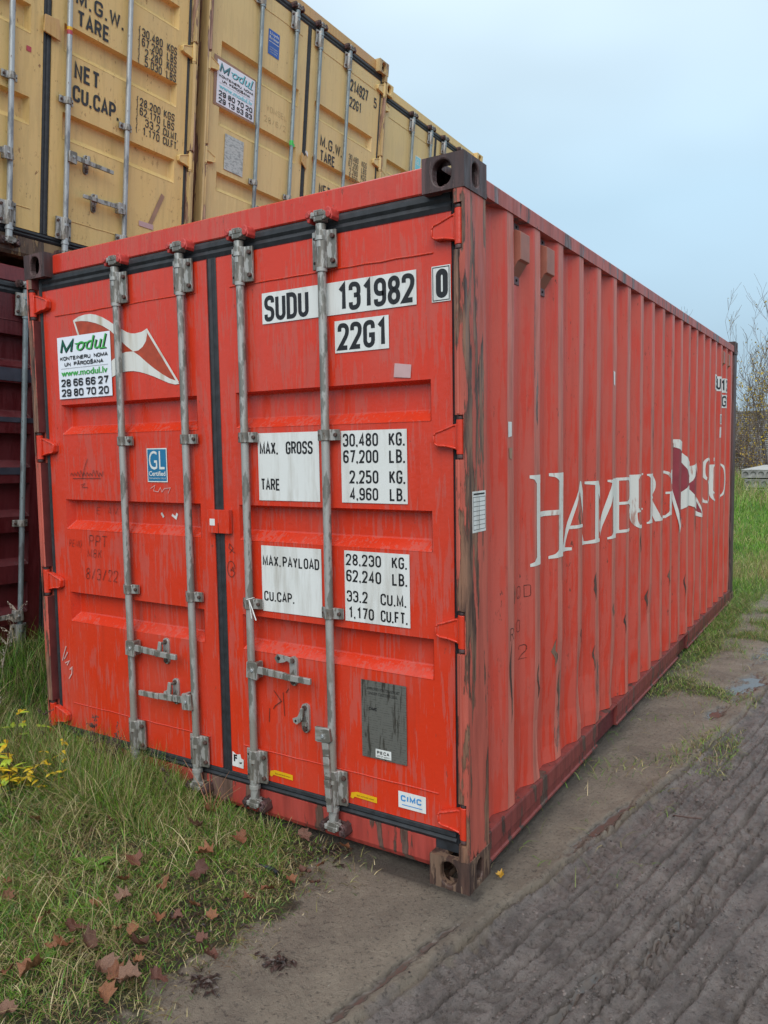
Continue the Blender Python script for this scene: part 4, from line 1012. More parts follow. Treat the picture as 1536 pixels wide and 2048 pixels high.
# number panels near the far end
num = stext('SUDU', 4.905, 2.088, .105, x1=5.172, th=.17) + stext('131', 5.385, 2.088, .105, x1=5.60, th=.17)
drape('marking_label', rside, [([rect(4.885, 5.20, 2.075, 2.205), rect(5.33, 5.62, 2.075, 2.205)], 0), (num, 1)], K, off=.0020)
drape('marking_label', rside, [([rect(5.22, 5.60, 1.935, 2.055)], 0), (stext('22G1', 5.24, 1.947, .098, x1=5.54, th=.17), 1)], K, off=.0020)
drape('marking_label', rside, [([rect(5.165, 5.235, 1.78, 1.87), rect(5.165, 5.235, 1.66, 1.755)], 0), (stext('D', 5.175, 1.79, .07, x1=5.22, th=.14), 1)], K, off=.0020)
for q_, mi_ in (([(1.792, 2.00), (1.82, 1.995), (1.822, 1.92), (1.80, 1.93)], 0), ([(.385, 1.70), (.42, 1.70), (.42, 1.645), (.385, 1.64)], 0), ([(.39, 1.60), (.425, 1.60), (.42, 1.555), (.395, 1.56)], 1)): drape('torn_label', rside, [([q_], mi_)], [M['white'], M['brown_print']], off=.0020)
# inspection chart on the post
b = MB(); b.box(-.0035, -.0025, .052, .160, 1.303, 1.449, 0)
for k in range(8): b.box(-.0024, -.0020, .058, .155, 1.312 + k * .0165, 1.3135 + k * .0165, 1)
for yy in (.058, .105, .155): b.box(-.0024, -.0020, yy, yy + .0012, 1.312, 1.43, 1)
b.box(-.0024, -.002, .06, .15, 1.436, 1.442, 1)
b.build('inspection_chart', [M['white'], M['black_ink']], red)
# pull-off gouges and rub marks on ribs: real dents carry dark scuffs
rr2 = random.Random(12); Q = []
for (y, z, hh) in ((.70, .52, .16), (.93, .60, .14), (.98, .38, .2), (1.29, .62, .10), (1.50, .44, .14), (1.51, .80, .16), (2.07, .52, .12), (2.62, .55, .14), (1.83, .66, .08), (3.20, .62, .12), (3.75, .45, .18), (.52, .95, .2), (.41, .50, .35), (1.25, 1.20, .10), (2.40, .95, .12), (4.10, .9, .2)):
    w_ = rr2.uniform(.010, .022); n = 7
    L_ = [(y - w_ * rr2.uniform(.3, 1) * math.sin(math.pi * k / n) + .01 * math.sin(k), z + hh * k / n) for k in range(n + 1)]; R2 = [(y + w_ * rr2.uniform(.3, 1) * math.sin(math.pi * k / n) + .01 * math.sin(k), z + hh * k / n) for k in range(n + 1)]
    for k in range(n): Q.append([L_[k], L_[k + 1], R2[k + 1], R2[k]])
for k in range(0, len(Q), 7): drape('scuff_mark', rside, [(Q[k:k + 7], 0)], [M['casting_low']], off=.0012)
# marker writing on the first ribs
def hy(s, y0, z0, h, y1): return hand(s, y0, z0, h, y1, .05, 0)
for g in (hy('GOOD', .44, .98, .05, .64), hy('REPO', .40, .84, .05, .58), hy('12', .50, .72, .06, .62), hy('R', .47, .60, .05, .52)): drape('marker_lettering', rside, [(g, 0)], [M['graffiti']], off=.0012)
# vents
for i, (y, x) in enumerate(((.545, -.046), (.83, -.046), (5.30, -.046), (5.585, -.046))):
    b = MB(); x0 = x - .002
    pr = [(x0, 2.275), (x0 + .035, 2.325), (x0 + .047, 2.330), (x0 + .047, 2.435), (x0, 2.455)]
    b.prism(pr, y - .052, y + .040, 'y', 0)
    b.box(x0, x0 + .006, y - .035, y + .03, 2.245, 2.277, 1); b.box(x0, x0 + .006, y - .035, y + .03, 2.455, 2.482, 1)
    b.cyl((x0 + .006, y, 2.262), (x0 + .010, y, 2.262), .006, 8, 2); b.cyl((x0 + .006, y, 2.468), (x0 + .010, y, 2.468), .006, 8, 2)
    b.build('side_vent', [M['vent'], M['vent_metal'], M['hole']], rside, bevel=.003)

# ================================================================== STACK BEHIND
def rotm(w):
    th = math.sqrt(sum(c * c for c in w)); return Matrix.Rotation(th, 3, Vector(w))
QR = rotm((-.026, .079, -.005)); Q0 = Vector((-3.26, 2.018, 2.916))
def stack_frame(s, z, o=0.):
    """s = along the row, z = up the stack, o = set back"""
    ax = QR @ Vector((0, 1, 0)); ay = QR @ Vector((-1, 0, 0)); az = QR @ Vector((0, 0, 1))
    org = Q0 + QR @ Vector((-o, s + W, z))
    mm = Matrix((ax, ay, az)).transposed().to_4x4(); mm.translation = org; return mm
def ymats(**k):
    d = dict(door=M['yel_door'], frame=M['yel_frame'], sill=M['yel_sill'], post=M['yel_post'], inner=M['brown_inner'], cast=M['yel_post'], castl=M['yel_sill'], rubber=M['rubber'],
             rod=M['galv_pale'], brk=M['galv_dirty'], top=M['yel_frame'], rail=M['yel_frame'], side=M['yel_door'], sideflat=M['yel_door'], keeper=M['casting'])
    d.update(k); return d
GRP_Y = 'yellow containers stacked in the upper row'; GRP_D = 'dark red containers in the bottom row'
YA, ydA, _ = container('yellow container with large black stencilled NET and CU.CAP. marks, leftmost of the upper row', GRP_Y, stack_frame(-W - .088, -.16), ymats(), [(.82, .985), (1.352, 1.518), (1.885, 2.05)],
    H=2.896, hz=(2.60, 1.78, 1.01, .26), rods=(-1.87, -1.455, -1.072, -.612), mids=(1.05, 2.0), fl=-1, side_detail=False, seams=(2.55, .33),
    handles=((-1.072, .714, 1, -.916, .712, 0, 0), (-.630, .500, -1, -.850, .486, 0, 0), (-1.455, .60, -1, -1.65, .6, 0, 0)))
T = [M['yel_text']]
def words(parent, lst):
    for polys in lst: decal('stencil_lettering', parent, [(S(polys), 0)], F, T)
SOFF = [.05]
def S(polys): return [[(x - W - SOFF[0], z) for x, z in p] for p in polys]
pa = [stext('M.G.W.', 1.475, 1.668, .092, x1=1.852, th=.17), stext('TARE', 1.487, 1.541, .098, x1=1.733, th=.17), stext('NET', 1.475, 1.214, .106, x1=1.664, th=.17), stext('CU.CAP.', 1.466, 1.078, .102, x1=1.826, th=.17)]
for k, (a_, c_) in enumerate((('30.480', 'KGS'), ('67.200', 'LBS'), ('2.280', 'KGS'), ('5.030', 'LBS'))):
    pa += [stext('{', 1.966, 1.703 - .062 * k, .056, x1=1.985, th=.1), stext(a_, 1.998 + (.03 if k > 1 else 0), 1.703 - .062 * k, .056, x1=2.180, th=.14), stext(c_, 2.222, 1.703 - .062 * k, .056, x1=2.312, th=.14)]
for k, (a_, c_) in enumerate((('28.200', 'KGS'), ('62.170', 'LBS'), ('33.2', 'CU.MT.'), ('1.170', 'CU.FT.'))):
    pa += [stext('{', 1.966, 1.245 - .062 * k, .054, x1=1.985, th=.1), stext(a_, 1.998 + (.05 if k == 2 else .03 if k == 3 else 0), 1.245 - .062 * k, .054, x1=2.180, th=.14), stext(c_, 2.212, 1.245 - .062 * k, .054, x1=(2.312 if k < 2 else 2.352), th=.14)]
words(ydA[1], pa)
decal('red_square', ydA[0], [(S([rect(1.142, 1.174, 1.246, 1.276)]), 0)], F, [M['band_red']])
decal('tape_residue', ydA[1], [(S([[(2.10, .47), (2.13, .455), (2.245, .70), (2.215, .715)]]), 0), (S([rect(2.02, 2.15, .44, .475)]), 1)], F, [M['brown_print'], M['tape_grey']])
b = MB(); b.prism([(x - W, z) for x, z in ((1.192, 1.398), (1.308, 1.384), (1.296, 1.508), (1.200, 1.500))], .020, .034, 'y'); b.build('lock_plate', [M['yel_frame']], YA, bevel=.003)
b = MB(); b.cyl((-1.072, .016, 1.448), (-1.072, .016, 1.474), .0172, 16, 0); b.cyl((-1.072, .016, 1.474), (-1.072, .016, 1.494), .0171, 16, 1); b.build('painted_band', [M['band_red'], M['yellow_tape']], ydA[1], smooth=50)

SOFF[0] = 0.
YB, ydB, _ = container('yellow container carrying the white advertising board, middle of the upper row', GRP_Y, stack_frame(0, 0), ymats(door=M['yel_door_b'], inner=M['plum_post'], rod=M['galv_blue']), [(.733, .876), (1.222, 1.367), (1.703, 1.846)],
    rods=(-1.852, -1.415, -1.082, -.640), mids=(.905,), fl=-1, side_detail=False, hz=(2.34, 1.63, .95, .26), seams=(2.30, .33), handles=((-1.082, .69, 1, -.866, .70, 0, 0), (-1.852, .69, 1, -1.64, .70, 0, 0)))
decal('board_residue', ydB[0], [(S([[(.112, 1.36), (.572, 1.36), (.574, 1.71), (.105, 1.722)]]), 0)], F, [M['brown_print']])
advert(ydB[0], .140 - W, .566 - W, 1.377, 1.697, ('29 80 70 20', '29 13 53 93'), F - .002, cyan=True)
decal('class_label', ydB[0], [(S([rect(.700, .838, 1.976, 2.170)]), 0), (S(ftext('Lloyds', .715, 2.125, .030, .825, .02) + ftext('Register', .712, 2.090, .030, .828, .02) + [rect(.708, .830, 2.075, 2.080)] + ftext('INDEPENDENT', .72, 2.030, .009, .82) + ftext('INSPECTION', .72, 2.012, .009, .82) + ftext('CONTAINER', .725, 1.995, .008, .815)), 1)], F, [M['lr_blue'], M['white']], thick=.0006)
decal('data_plate', ydB[0], [(S([rect(.252, .464, .916, 1.186)]), 0)], F - .002, [M['pale_plate']], thick=.0006)
pb = [stext('214927', 1.866, 2.136, .107, x1=2.160, th=.15), stext('5', 2.272, 2.130, .095, x1=2.322, th=.15), stext('22G1', 1.868, 1.990, .095, x1=2.060, th=.15)]
pb += [stext('M.G.W.', 1.456, 1.494, .096, x1=1.796, th=.15), stext('TARE', 1.463, 1.368, .096, x1=1.691, th=.15), stext('NET', 1.472, 1.072, .098, x1=1.640, th=.15), stext('CU.CAP.', 1.47, .945, .095, x1=1.80, th=.15)]
for k, (a_, c_) in enumerate((('30.480', 'KGS'), ('67.200', 'LBS'), ('2.280', 'KGS'), ('5.030', 'LBS'))):
    pb += [stext(a_, 1.908 + (.02 if k > 1 else 0), 1.520 - .062 * k, .054, x1=2.068, th=.11), stext(c_, 2.126, 1.520 - .062 * k, .054, x1=2.212, th=.11)]
words(ydB[1], pb)
sc = [(.72 + .02 * k, 1.545 + .012 * math.sin(k * 1.7)) for k in range(14)]
decal('scratched_lettering', ydB[0], [(S(hand('YOMSEL', .72, 1.53, .045, .98, .06, -.1) + hand('28/6/2', .70, 1.44, .045, .97, .06, -.1)), 0)], F, [M['scratch']])
b = MB(); b.prism([(x - W, z) for x, z in ((1.179, 1.345), (1.182, 1.262), (1.252, 1.216), (1.248, 1.318), (1.215, 1.325))], .022, .034, 'y'); b.prism([(x - W, z) for x, z in ((1.248, 1.36), (1.285, 1.335), (1.285, 1.372), (1.265, 1.385), (1.248, 1.38))], .038, .043, 'y', 1); b.build('lock_plate', [M['yel_frame'], M['white']], YB, bevel=.002)
b = MB(); b.cyl((-1.415, .016, 1.345), (-1.415, .016, 1.385), .0185, 10, 0); b.box(-1.415, -1.395, -.003, .016, 1.335, 1.36, 0); b.build('paint_blob', [M['paint_tag']], ydB[0])

YC, ydC, _ = container('yellow container mostly hidden behind the red one, rightmost of the upper row', GRP_Y, stack_frame(W + .50, .11, .366), ymats(door=M['yel_door_b'], frame=M['yel_door'], rod=M['galv_blue'], cast=M['yel_door']), BANDS,
    rods=(-1.79, -1.365, -1.022, -.608), mids=(.965,), fl=-1, side_detail=False, handles=())
decal('certification_label', ydC[0], [([rect(-1.66, -1.53, 1.92, 2.08)], 0), ([rect(-1.65, -1.54, 1.93, 2.07)], 1), (ftext('GL', -1.64, 1.985, .07, -1.55), 0)], F, [M['white'], M['cyan']], thick=.0006)

DRB = [(.40, .60), (.715, .93), (1.03, 1.245), (1.345, 1.56), (1.66, 1.875), (1.975, 2.17)]
def dmats(): return ymats(door=M['dr_door'], frame=M['dr_frame'], sill=M['dr_frame'], post=M['dr_frame'], inner=M['dr_door'], cast=M['dr_frame'], castl=M['dr_frame'], rod=M['galv_blue'], brk=M['galv_dirty'], top=M['dr_frame'], rail=M['dr_frame'], side=M['dr_door'], sideflat=M['dr_door'])
DA, ddA, _ = container('dark red container with a pale grey locking rod, left of the red container', GRP_D, stack_frame(-W - .138 + .10, -.16 - 2.591 - .03), dmats(), DRB, rods=(-1.87, -1.385, -1.022, -.58), mids=(.99,), fl=-1, side_detail=False, seams=(2.255, .33),
    handles=((-1.385, .395, -1, -1.60, .40, 0, 0), (-1.022, .69, 1, -.82, .7, 0, 0)))
for q_ in (rect(-1.62, -1.30, 1.63, 1.66), [(-1.62, 1.30), (-1.36, 1.30), (-1.345, 1.345), (-1.62, 1.345)], [(-1.62, 1.885), (-1.31, 1.885), (-1.31, 1.965), (-1.62, 1.965)]): decal('overpaint_patch', ddA[0], [([q_], 0)], F, [M['dr_patch']])
DBc, _, _ = container('dark red container hidden behind the red one, second of the bottom row', GRP_D, stack_frame(.10, -2.621), dmats(), DRB, rods=(-1.79, -1.365, -1.022, -.608), mids=(.965,), fl=-1, side_detail=False)
DCc, _, _ = container('dark red container behind the far end of the red one, last of the bottom row', GRP_D, stack_frame(W + .58, -2.491, .366), dmats(), DRB, rods=(-1.79, -1.365, -1.022, -.608), mids=(.965,), fl=-1, side_detail=False)

# ================================================================== GRASS
rng = np.random.default_rng(11)
def hgt(x, y):
    h, a, b_, c_ = ground_fn(np.atleast_1d(np.asarray(x, float)), np.atleast_1d(np.asarray(y, float))); return h
t = NT('grass blade'); ca = t.attr('col')
t.set(t.b.inputs['Subsurface Weight'], 0.); 
tr = t.n('ShaderNodeBsdfTranslucent'); t.l(ca.outputs['Color'], tr.inputs[0]); mx = t.n('ShaderNodeMixShader'); mx.inputs[0].default_value = .22
t.done(ca.outputs['Color'], .45); t.l(t.b.outputs[0], mx.inputs[1]); t.l(tr.outputs[0], mx.inputs[2]); t.l(mx.outputs[0], t.out.inputs[0]); M['grass'] = t.mat
PAL = np.array([(.10, .24, .022), (.16, .33, .028), (.06, .14, .03), (.21, .28, .06), (.27, .25, .09), (.44, .36, .18), (.19, .12, .06), (.55, .46, .27)])
def blades(name, X, Y, L, wd, lean, pw, dens_col, droop=.6, segs=3):
    """one curved tapering ribbon per blade"""
    n = len(X); Z = hgt(X, Y) - .004; az = rng.uniform(0, 2 * math.pi, n); dx, dy = np.cos(az), np.sin(az)
    tw = rng.uniform(0, math.pi, n); px, py = np.cos(tw), np.sin(tw)
    rows = []
    for k in range(segs + 1):
        u = k / segs; ang = lean * (.35 + droop * u * 1.6)
        r = L * u * np.sin(ang) ; z = L * u * np.cos(np.minimum(ang, 1.45)) 
        c = np.stack([X + dx * r, Y + dy * r, Z + np.maximum(z, .002)], -1); w_ = wd * (1 - u ** 2) * .5
        if k < segs:
            s = np.stack([px * w_, py * w_, np.zeros(n)], -1); rows += [c - s, c + s]
        else: rows.append(c)
    V = np.stack(rows, 1); nv = V.shape[1]; V = V.reshape(-1, 3); o = (np.arange(n) * nv)[:, None]
    F = []
    for k in range(segs - 1):
        a = 2 * k; F += [o + np.array([a, a + 1, a + 3]), o + np.array([a, a + 3, a + 2])]
    a = 2 * (segs - 1); F.append(o + np.array([a, a + 1, a + 2])); F = np.concatenate(F)
    ci = np.array([rng.choice(len(PAL), p=q) for q in pw]) if pw.ndim == 2 else rng.choice(len(PAL), n, p=pw)
    c = PAL[ci] * rng.uniform(.75, 1.5, (n, 1)) * dens_col; c = np.concatenate([np.clip(c, 0, 1), np.ones((n, 1))], 1)
    C = np.repeat(c, nv, 0)
    return V, F, C
def join(parts):
    V = []; F = []; C = []; b = 0
    for v, f, c in parts: V.append(v); F.append(f + b); C.append(c); b += len(v)
    return np.concatenate(V), np.concatenate(F), np.concatenate(C)
def scatter(n, x0, x1, y0, y1, dens):
    X = rng.uniform(x0, x1, n); Y = rng.uniform(y0, y1, n); k = rng.uniform(0, 1, n) < dens(X, Y); return X[k], Y[k]
def turf_m(x, y): return ground_fn(x, y)[2]
parts = []
# short lush and matted turf in front of the doors
def d1(x, y): return turf_m(x, y) * (.30 + .8 * ss(.38, .62, fbm(x, y, 4.2, 3, 201))) * ss(-.50, -.72, x + .12 * (fbm(x, y, 6, 2, 5) - .5)) ** .5
X, Y = scatter(150000, -3.6, -.42, -1.75, .02, d1)
tall = ss(-1.2, -2.0, X) * ss(-.95, -.30, Y); lush = ss(.42, .58, fbm(X, Y, 2.2, 3, 203))
L = (.034 + .045 * lush + .12 * tall) * rng.uniform(.5, 1.4, len(X))
pw_g = np.array([.27, .20, .19, .10, .08, .06, .08, .02]); pw_s = np.array([.10, .05, .12, .11, .16, .20, .15, .11])
sel = rng.uniform(0, 1, len(X)) < np.clip(.10 + .45 * tall + .62 * ss(.44, .60, fbm(X, Y, 3.1, 4, 207)), 0, .92)
for ms, pw in ((~sel, pw_g), (sel, pw_s)):
    parts.append(blades('', X[ms], Y[ms], L[ms], rng.uniform(.0018, .0044, ms.sum()), rng.uniform(.35, 1.45, ms.sum()), pw, .92))
# strip along the sill and between red container and stack
X, Y = scatter(16000, -2.6, -.9, -.34, .04, lambda x, y: ss(-.75, -1.5, x) * np.ones_like(y)); 
parts.append(blades('', X, Y, rng.uniform(.09, .27, len(X)) * (.30 + .85 * ss(-1.1, -1.75, X)), rng.uniform(.0018, .004, len(X)), rng.uniform(.1, 1.1, len(X)), np.array([.20, .12, .14, .12, .13, .15, .07, .07]), 1.))
X, Y = scatter(15000, -3.5, -2.45, .0, 2.2, lambda x, y: np.ones_like(x) * .9)
parts.append(blades('', X, Y, rng.uniform(.06, .30, len(X)), rng.uniform(.002, .005, len(X)), rng.uniform(.1, 1.0, len(X)), np.array([.28, .12, .22, .10, .08, .10, .07, .03]), .8))
# flattened dead thatch between the tufts and over the bare rim
X, Y = scatter(42000, -2.6, -.34, -1.75, .06, lambda x, y: ss(-.36, -.62, x + .22 * (fbm(x, y, 6, 3, 8) - .5)) * (.35 + .65 * fbm(x, y, 9, 2, 9)))
parts.append(blades('', X, Y, rng.uniform(.012, .060, len(X)), rng.uniform(.0014, .0042, len(X)), rng.uniform(1.2, 1.75, len(X)), np.array([.08, .03, .09, .09, .15, .12, .38, .06]), .85, .25))
# long pale stalks bent over
X, Y = scatter(900, -2.5, -.75, -1.3, .0, lambda x, y: ss(-.8, -1.3, x + y * .4))
parts.append(blades('', X, Y, rng.uniform(.10, .28, len(X)), rng.uniform(.0016, .003, len(X)), rng.uniform(.5, 1.4, len(X)), np.array([0, 0, 0, .1, .2, .4, .05, .25]), 1.05, .5, 5))
V, F_, C = join(parts)
g1 = put('grass', np_mesh('grass', V, F_, 3, {'col': C}, [M['grass']], False)); tag(g1, 'green and straw coloured grass growing in front of the container doors', 'grass', kind='stuff')
# sparse growth along the long wall and the meadow beyond
parts = []
X, Y = scatter(60000, -.02, .62, .5, 7.5, lambda x, y: np.clip(turf_m(x, y), 0, 1) * .9)
parts.append(blades('', X, Y, rng.uniform(.02, .075, len(X)) * (1 + .8 * ss(3, 6, Y)), rng.uniform(.002, .004, len(X)), rng.uniform(.4, 1.4, len(X)), np.array([.16, .12, .16, .20, .16, .08, .10, .02]), .95))
X, Y = scatter(1400, -.1, .5, .2, 6, lambda x, y: fbm(x, y, 4, 2, 300) ** 2 * 1.4)
parts.append(blades('', X, Y, rng.uniform(.03, .10, len(X)), rng.uniform(.002, .004, len(X)), rng.uniform(.5, 1.4, len(X)), np.array([.2, .2, .1, .25, .15, .08, 0, .02]), 1.))
for (y0, y1, n, l0, l1, w_) in ((6.2, 10, 42000, .05, .16, .005), (10, 17, 36000, .08, .22, .009), (17, 30, 26000, .12, .5, .014)):
    xl = -.6 - (y0 - 6) * .28; X, Y = scatter(n, xl - 1.2, 1.9, y0, y1, lambda x, y: np.clip(turf_m(x, y), .2, 1))
    dry = ss(.45, .60, fbm(X, Y, .45, 3, 310)) ; dry = np.clip(dry + ss(17, 21, Y) * .7, 0, 1); sel = rng.uniform(0, 1, len(X)) < dry * .75
    L = rng.uniform(l0, l1, len(X)) * (1 + ss(18, 21, Y) * .6)
    for ms, pw in ((~sel, np.array([.34, .26, .18, .12, .06, .03, 0, .01])), (sel, np.array([.03, .02, .05, .17, .30, .23, .13, .07]))):
        parts.append(blades('', X[ms], Y[ms], L[ms], rng.uniform(.6, 1.3, ms.sum()) * w_, rng.uniform(.1, 1.1, ms.sum()), pw, 1.1))
V, F_, C = join(parts)
g2 = put('grass', np_mesh('grass', V, F_, 3, {'col': C}, [M['grass']], False)); tag(g2, 'sparse grass beside the muddy track and meadow grass beyond the container', 'grass', kind='stuff')

# ---- pebbles, crumbs of mud, twigs and small debris on the track
def clumps(name, n, x0, x1, y0, y1, r0, r1, mat, dens, label, cat, flat=.6):
    X, Y = scatter(n, x0, x1, y0, y1, dens); Z = hgt(X, Y); r = r0 + (r1 - r0) * rng.uniform(0, 1, len(X)) ** 2.6
    P = np.array([(1, 0, 0), (.2, .95, .1), (-.9, .3, 0), (-.5, -.85, .05), (.6, -.8, 0), (.1, .1, 1)]) 
    F0 = np.array([(0, 1, 5), (1, 2, 5), (2, 3, 5), (3, 4, 5), (4, 0, 5)])
    J = P[None] * (1 + rng.uniform(-.4, .4, (len(X), 6, 3))); a = rng.uniform(0, 6.28, len(X)); ca_, sa_ = np.cos(a)[:, None], np.sin(a)[:, None]
    el = rng.uniform(.5, 1.2, len(X))[:, None]
    V = np.stack([(J[..., 0] * ca_ - J[..., 1] * sa_ * el), (J[..., 0] * sa_ + J[..., 1] * ca_ * el), J[..., 2] * flat], -1) * r[:, None, None] + np.stack([X, Y, Z - r * .12], -1)[:, None]
    F = (np.arange(len(X)) * 6)[:, None, None] + F0[None]
    o = put(name, np_mesh(name, V.reshape(-1, 3), F.reshape(-1, 3), 3, None, [mat], True)); tag(o, label, cat, kind='stuff'); return o
M['crumb'] = flatmat('mud crumbs', (.125, .106, .097), .4, var=.45, scale=25)
M['pebble'] = flatmat('pale grit', (.36, .33, .28), .7, var=.3, scale=60)
def dtrack(x, y): return ss(-.05, .05, x - trackf(y)) * (.2 + 1.2 * ss(.45, .7, fbm(x, y, 5, 3, 401)))
clumps('mud_crumbs', 85000, -.5, 2.0, -1.6, 5.5, .0012, .0088, M['crumb'], dtrack, 'dark crumbs of churned mud scattered over the tyre tracks', 'mud')
clumps('grit', 5200, -.8, 2.0, -1.6, 4.5, .0009, .0030, M['pebble'], lambda x, y: .5 * np.ones_like(x) * (x > -.5 + .1 * y), 'pale grit and tiny stones strewn over mud and sand', 'grit')

# ---- fallen maple leaves, one object each
t = NT('fallen leaf'); oi = t.n('ShaderNodeObjectInfo'); rmp = t.n('ShaderNodeValToRGB'); t.l(oi.outputs['Random'], rmp.inputs[0]); cr = rmp.color_ramp
cr.elements[0].color = (.27, .10, .045, 1); cr.elements[1].color = (.13, .055, .038, 1)
for p_, c_ in ((.3, (.38, .17, .075, 1)), (.5, (.20, .085, .06, 1)), (.75, (.28, .16, .105, 1))): e_ = cr.elements.new(p_); e_.color = c_
ln_ = t.noise(28, 5, None, .6); lc = t.mix(t.mr(ln_, .4, .65, 0, .75), rmp.outputs[0], (.07, .03, .022)); t.bump(t.noise(60, 4), .6, .004)
M['leaf'] = t.done(lc, .42)
def leaf_mesh(seed):
    rn = random.Random(seed); out_ = []
    lob = [(90, 1.0), (76, .78), (66, .74), (50, .92), (38, .72), (24, .68), (5, .82), (-12, .58), (-35, .58), (-62, .40), (-85, .12)]
    pts = [(math.radians(a), r) for a, r in lob]; pts += [(math.pi - a, r) for a, r in pts[1:-1]][::-1]
    ol = [(math.cos(a) * r * rn.uniform(.9, 1.1), math.sin(a) * r * rn.uniform(.9, 1.1)) for a, r in pts]
    v = [(0, 0, 0)]; f = []; n = len(ol); k1, k2, k3 = rn.uniform(.35, 1.1), rn.uniform(-.3, .6), rn.uniform(0, 6.28)
    def Zf(x, y): return k1 * (x * math.cos(k3) + y * math.sin(k3)) ** 2 + k2 * (x * math.sin(k3) - y * math.cos(k3)) ** 2 + .10 * math.sin(5 * x + seed) * math.cos(4 * y)
    for fr in (.5, 1.): v += [(x * fr, y * fr, Zf(x * fr, y * fr) + (rn.uniform(-.14, .22) if fr == 1 else rn.uniform(-.07, .07))) for x, y in ol]
    for k in range(n):
        j = (k + 1) % n; f += [(0, 1 + k, 1 + j), (1 + k, 1 + n + k, 1 + n + j, 1 + j)]
    b = MB(); b.add(v, f); b.tube([(0, 0, .0), (.03, -.35, .05), (-.02, -.75, .02)], [.02, .016, .012], 4)
    me = b.mesh('fallen_leaf', [M['leaf']], fix=False); me.polygons.foreach_set('use_smooth', [True] * len(me.polygons)); return me
lm = [leaf_mesh(k) for k in range(12)]
LV = [(-1.77, -.52, 1.0, 'dull brown leaf half sunk in long grass, farthest left by the yellow plant'), (-1.15, -.20, 1.1, 'folded orange brown leaf standing upright in green grass below the centre gasket'), (-.93, -.16, 1.0, 'tawny curled leaf in the grass below the third locking rod'),
 (-.97, -.33, 1.15, 'pinkish brown leaf lying just behind the large pale orange one'), (-.91, -.44, 1.35, 'large pale orange brown leaf in the middle of the turf'), (-1.15, -.51, 1.1, 'dark maroon leaf left of the large pale orange one'), (-1.08, -.62, .8, 'small bright orange leaf fragment left of a long dark leaf'),
 (-.94, -.58, 1.3, 'long dark brown leaf draped over grass under the large pale orange one'), (-.57, -.22, .9, 'crisp orange leaf on mud edge below the fourth locking rod'), (-.49, -.26, .8, 'reddish leaf on bare soil nearest the sand'), (-.75, -.01, 1.0, 'upright pinkish leaf leaning close to the door sill'),
 (-1.14, -.92, .9, 'flat tan leaf near the left edge of the picture'), (-.99, -.90, 1.2, 'broad rosy brown leaf in the lower left turf'), (-.87, -.93, 1.1, 'reddish leaf with raised lobes in the lower turf'), (-.73, -.84, 1.3, 'wide pale brown leaf low in the centre of the turf'), (-.81, -.72, .8, 'small orange leaf lying flat in mid turf'), (-.77, -.68, .8, 'small orange leaf standing on edge in mid turf'),
 (-.94, -1.09, 1.7, 'largest purplish brown leaf at lower left'), (-.75, -.99, 1.5, 'big crumpled brown leaf at bottom of the turf'), (-.65, -.97, 1.2, 'dark curled leaf beside the big crumpled one'), (-.51, -.76, 1.1, 'thin tan leaf at the border of grass and sand')]
SH = [(-1.21, -.07), (-.93, -.97), (-.98, -.99), (-.69, -.99), (-.60, -.72), (-.76, -.59), (-.67, -.61), (-.88, -.81), (-.63, -.46), (-.59, -.29), (-.55, -.15), (-1.35, -.92), (-1.43, -.86), (-.99, -.70), (-.82, -.80), (-.67, -1.05), (-.83, -1.25), (-.62, -.38), (-.70, -.90), (-1.05, -.78), (-.54, .0), (-1.0, -1.15), (-.58, -.92), (-1.5, -.35)]
GL_ = 'brown maple leaves fallen on the grass'
lr = random.Random(21)
def leaf(x, y, s, label, k):
    o = put('fallen_leaf', lm[k % 12]); s = min(s, 1.25) * .043; z = float(hgt(x, y)[0]); o.location = (x, y, z + .030 + .012 * s / .05)
    o.scale = (s, s * lr.uniform(.8, 1), s); o.rotation_euler = (lr.uniform(-.5, .5), lr.uniform(-.5, .5), lr.uniform(0, 6.28)); tag(o, label, 'leaf', GL_)
LMK = [(-1.77, -.52, 'the farthest left leaf'), (-1.15, -.20, 'the upright folded leaf'), (-.91, -.44, 'the large pale orange leaf'), (-1.15, -.51, 'the dark maroon leaf'), (-.57, -.22, 'the crisp orange leaf at the mud edge'), (-.49, -.26, 'the reddish leaf on bare soil'), (-.75, -.01, 'the leaf leaning by the sill'),
  (-.99, -.90, 'the broad rosy brown leaf'), (-.73, -.84, 'the wide pale brown leaf'), (-.81, -.72, 'the small flat orange leaf'), (-.94, -1.09, 'the largest purplish leaf'), (-.75, -.99, 'the big crumpled leaf'), (-.51, -.76, 'the thin tan leaf'), (-1.30, -.60, 'the low green weed')]
USED = set()
def lab_(x, y):
    for q in sorted(LMK, key=lambda q: math.hypot(q[0] - x, q[1] - y)):
        rgt = (x - q[0]) * .845 + (y - q[1]) * .534; fwd = -(x - q[0]) * .534 + (y - q[1]) * .845
        for w_ in ((('right of' if rgt > 0 else 'left of'), ('behind' if fwd > 0 else 'in front of')) if abs(rgt) > abs(fwd) else (('behind' if fwd > 0 else 'in front of'), ('right of' if rgt > 0 else 'left of'))):
            l_ = 'small dark brown leaf just %s %s' % (w_, q[2])
            if l_ not in USED: USED.add(l_); return l_
for k, (x, y, s, l_) in enumerate(LV): leaf(x, y, s, l_, k)
for k, (x, y) in enumerate(SH): leaf(x, y, lr.uniform(.6, 1.0), lab_(x, y), k + 2)
o = put('fallen_leaf', lm[1]); o.scale = (.022,) * 3; o.location = (.045, .16, .010); tag(o, 'tiny amber leaf on the bare mud right of the bottom corner casting', 'leaf', GL_)
t = NT('amber leaf'); M['amber'] = t.done((.42, .24, .03), .4); me_ = lm[1].copy(); me_.materials.clear(); me_.materials.append(M['amber']); o.data = me_

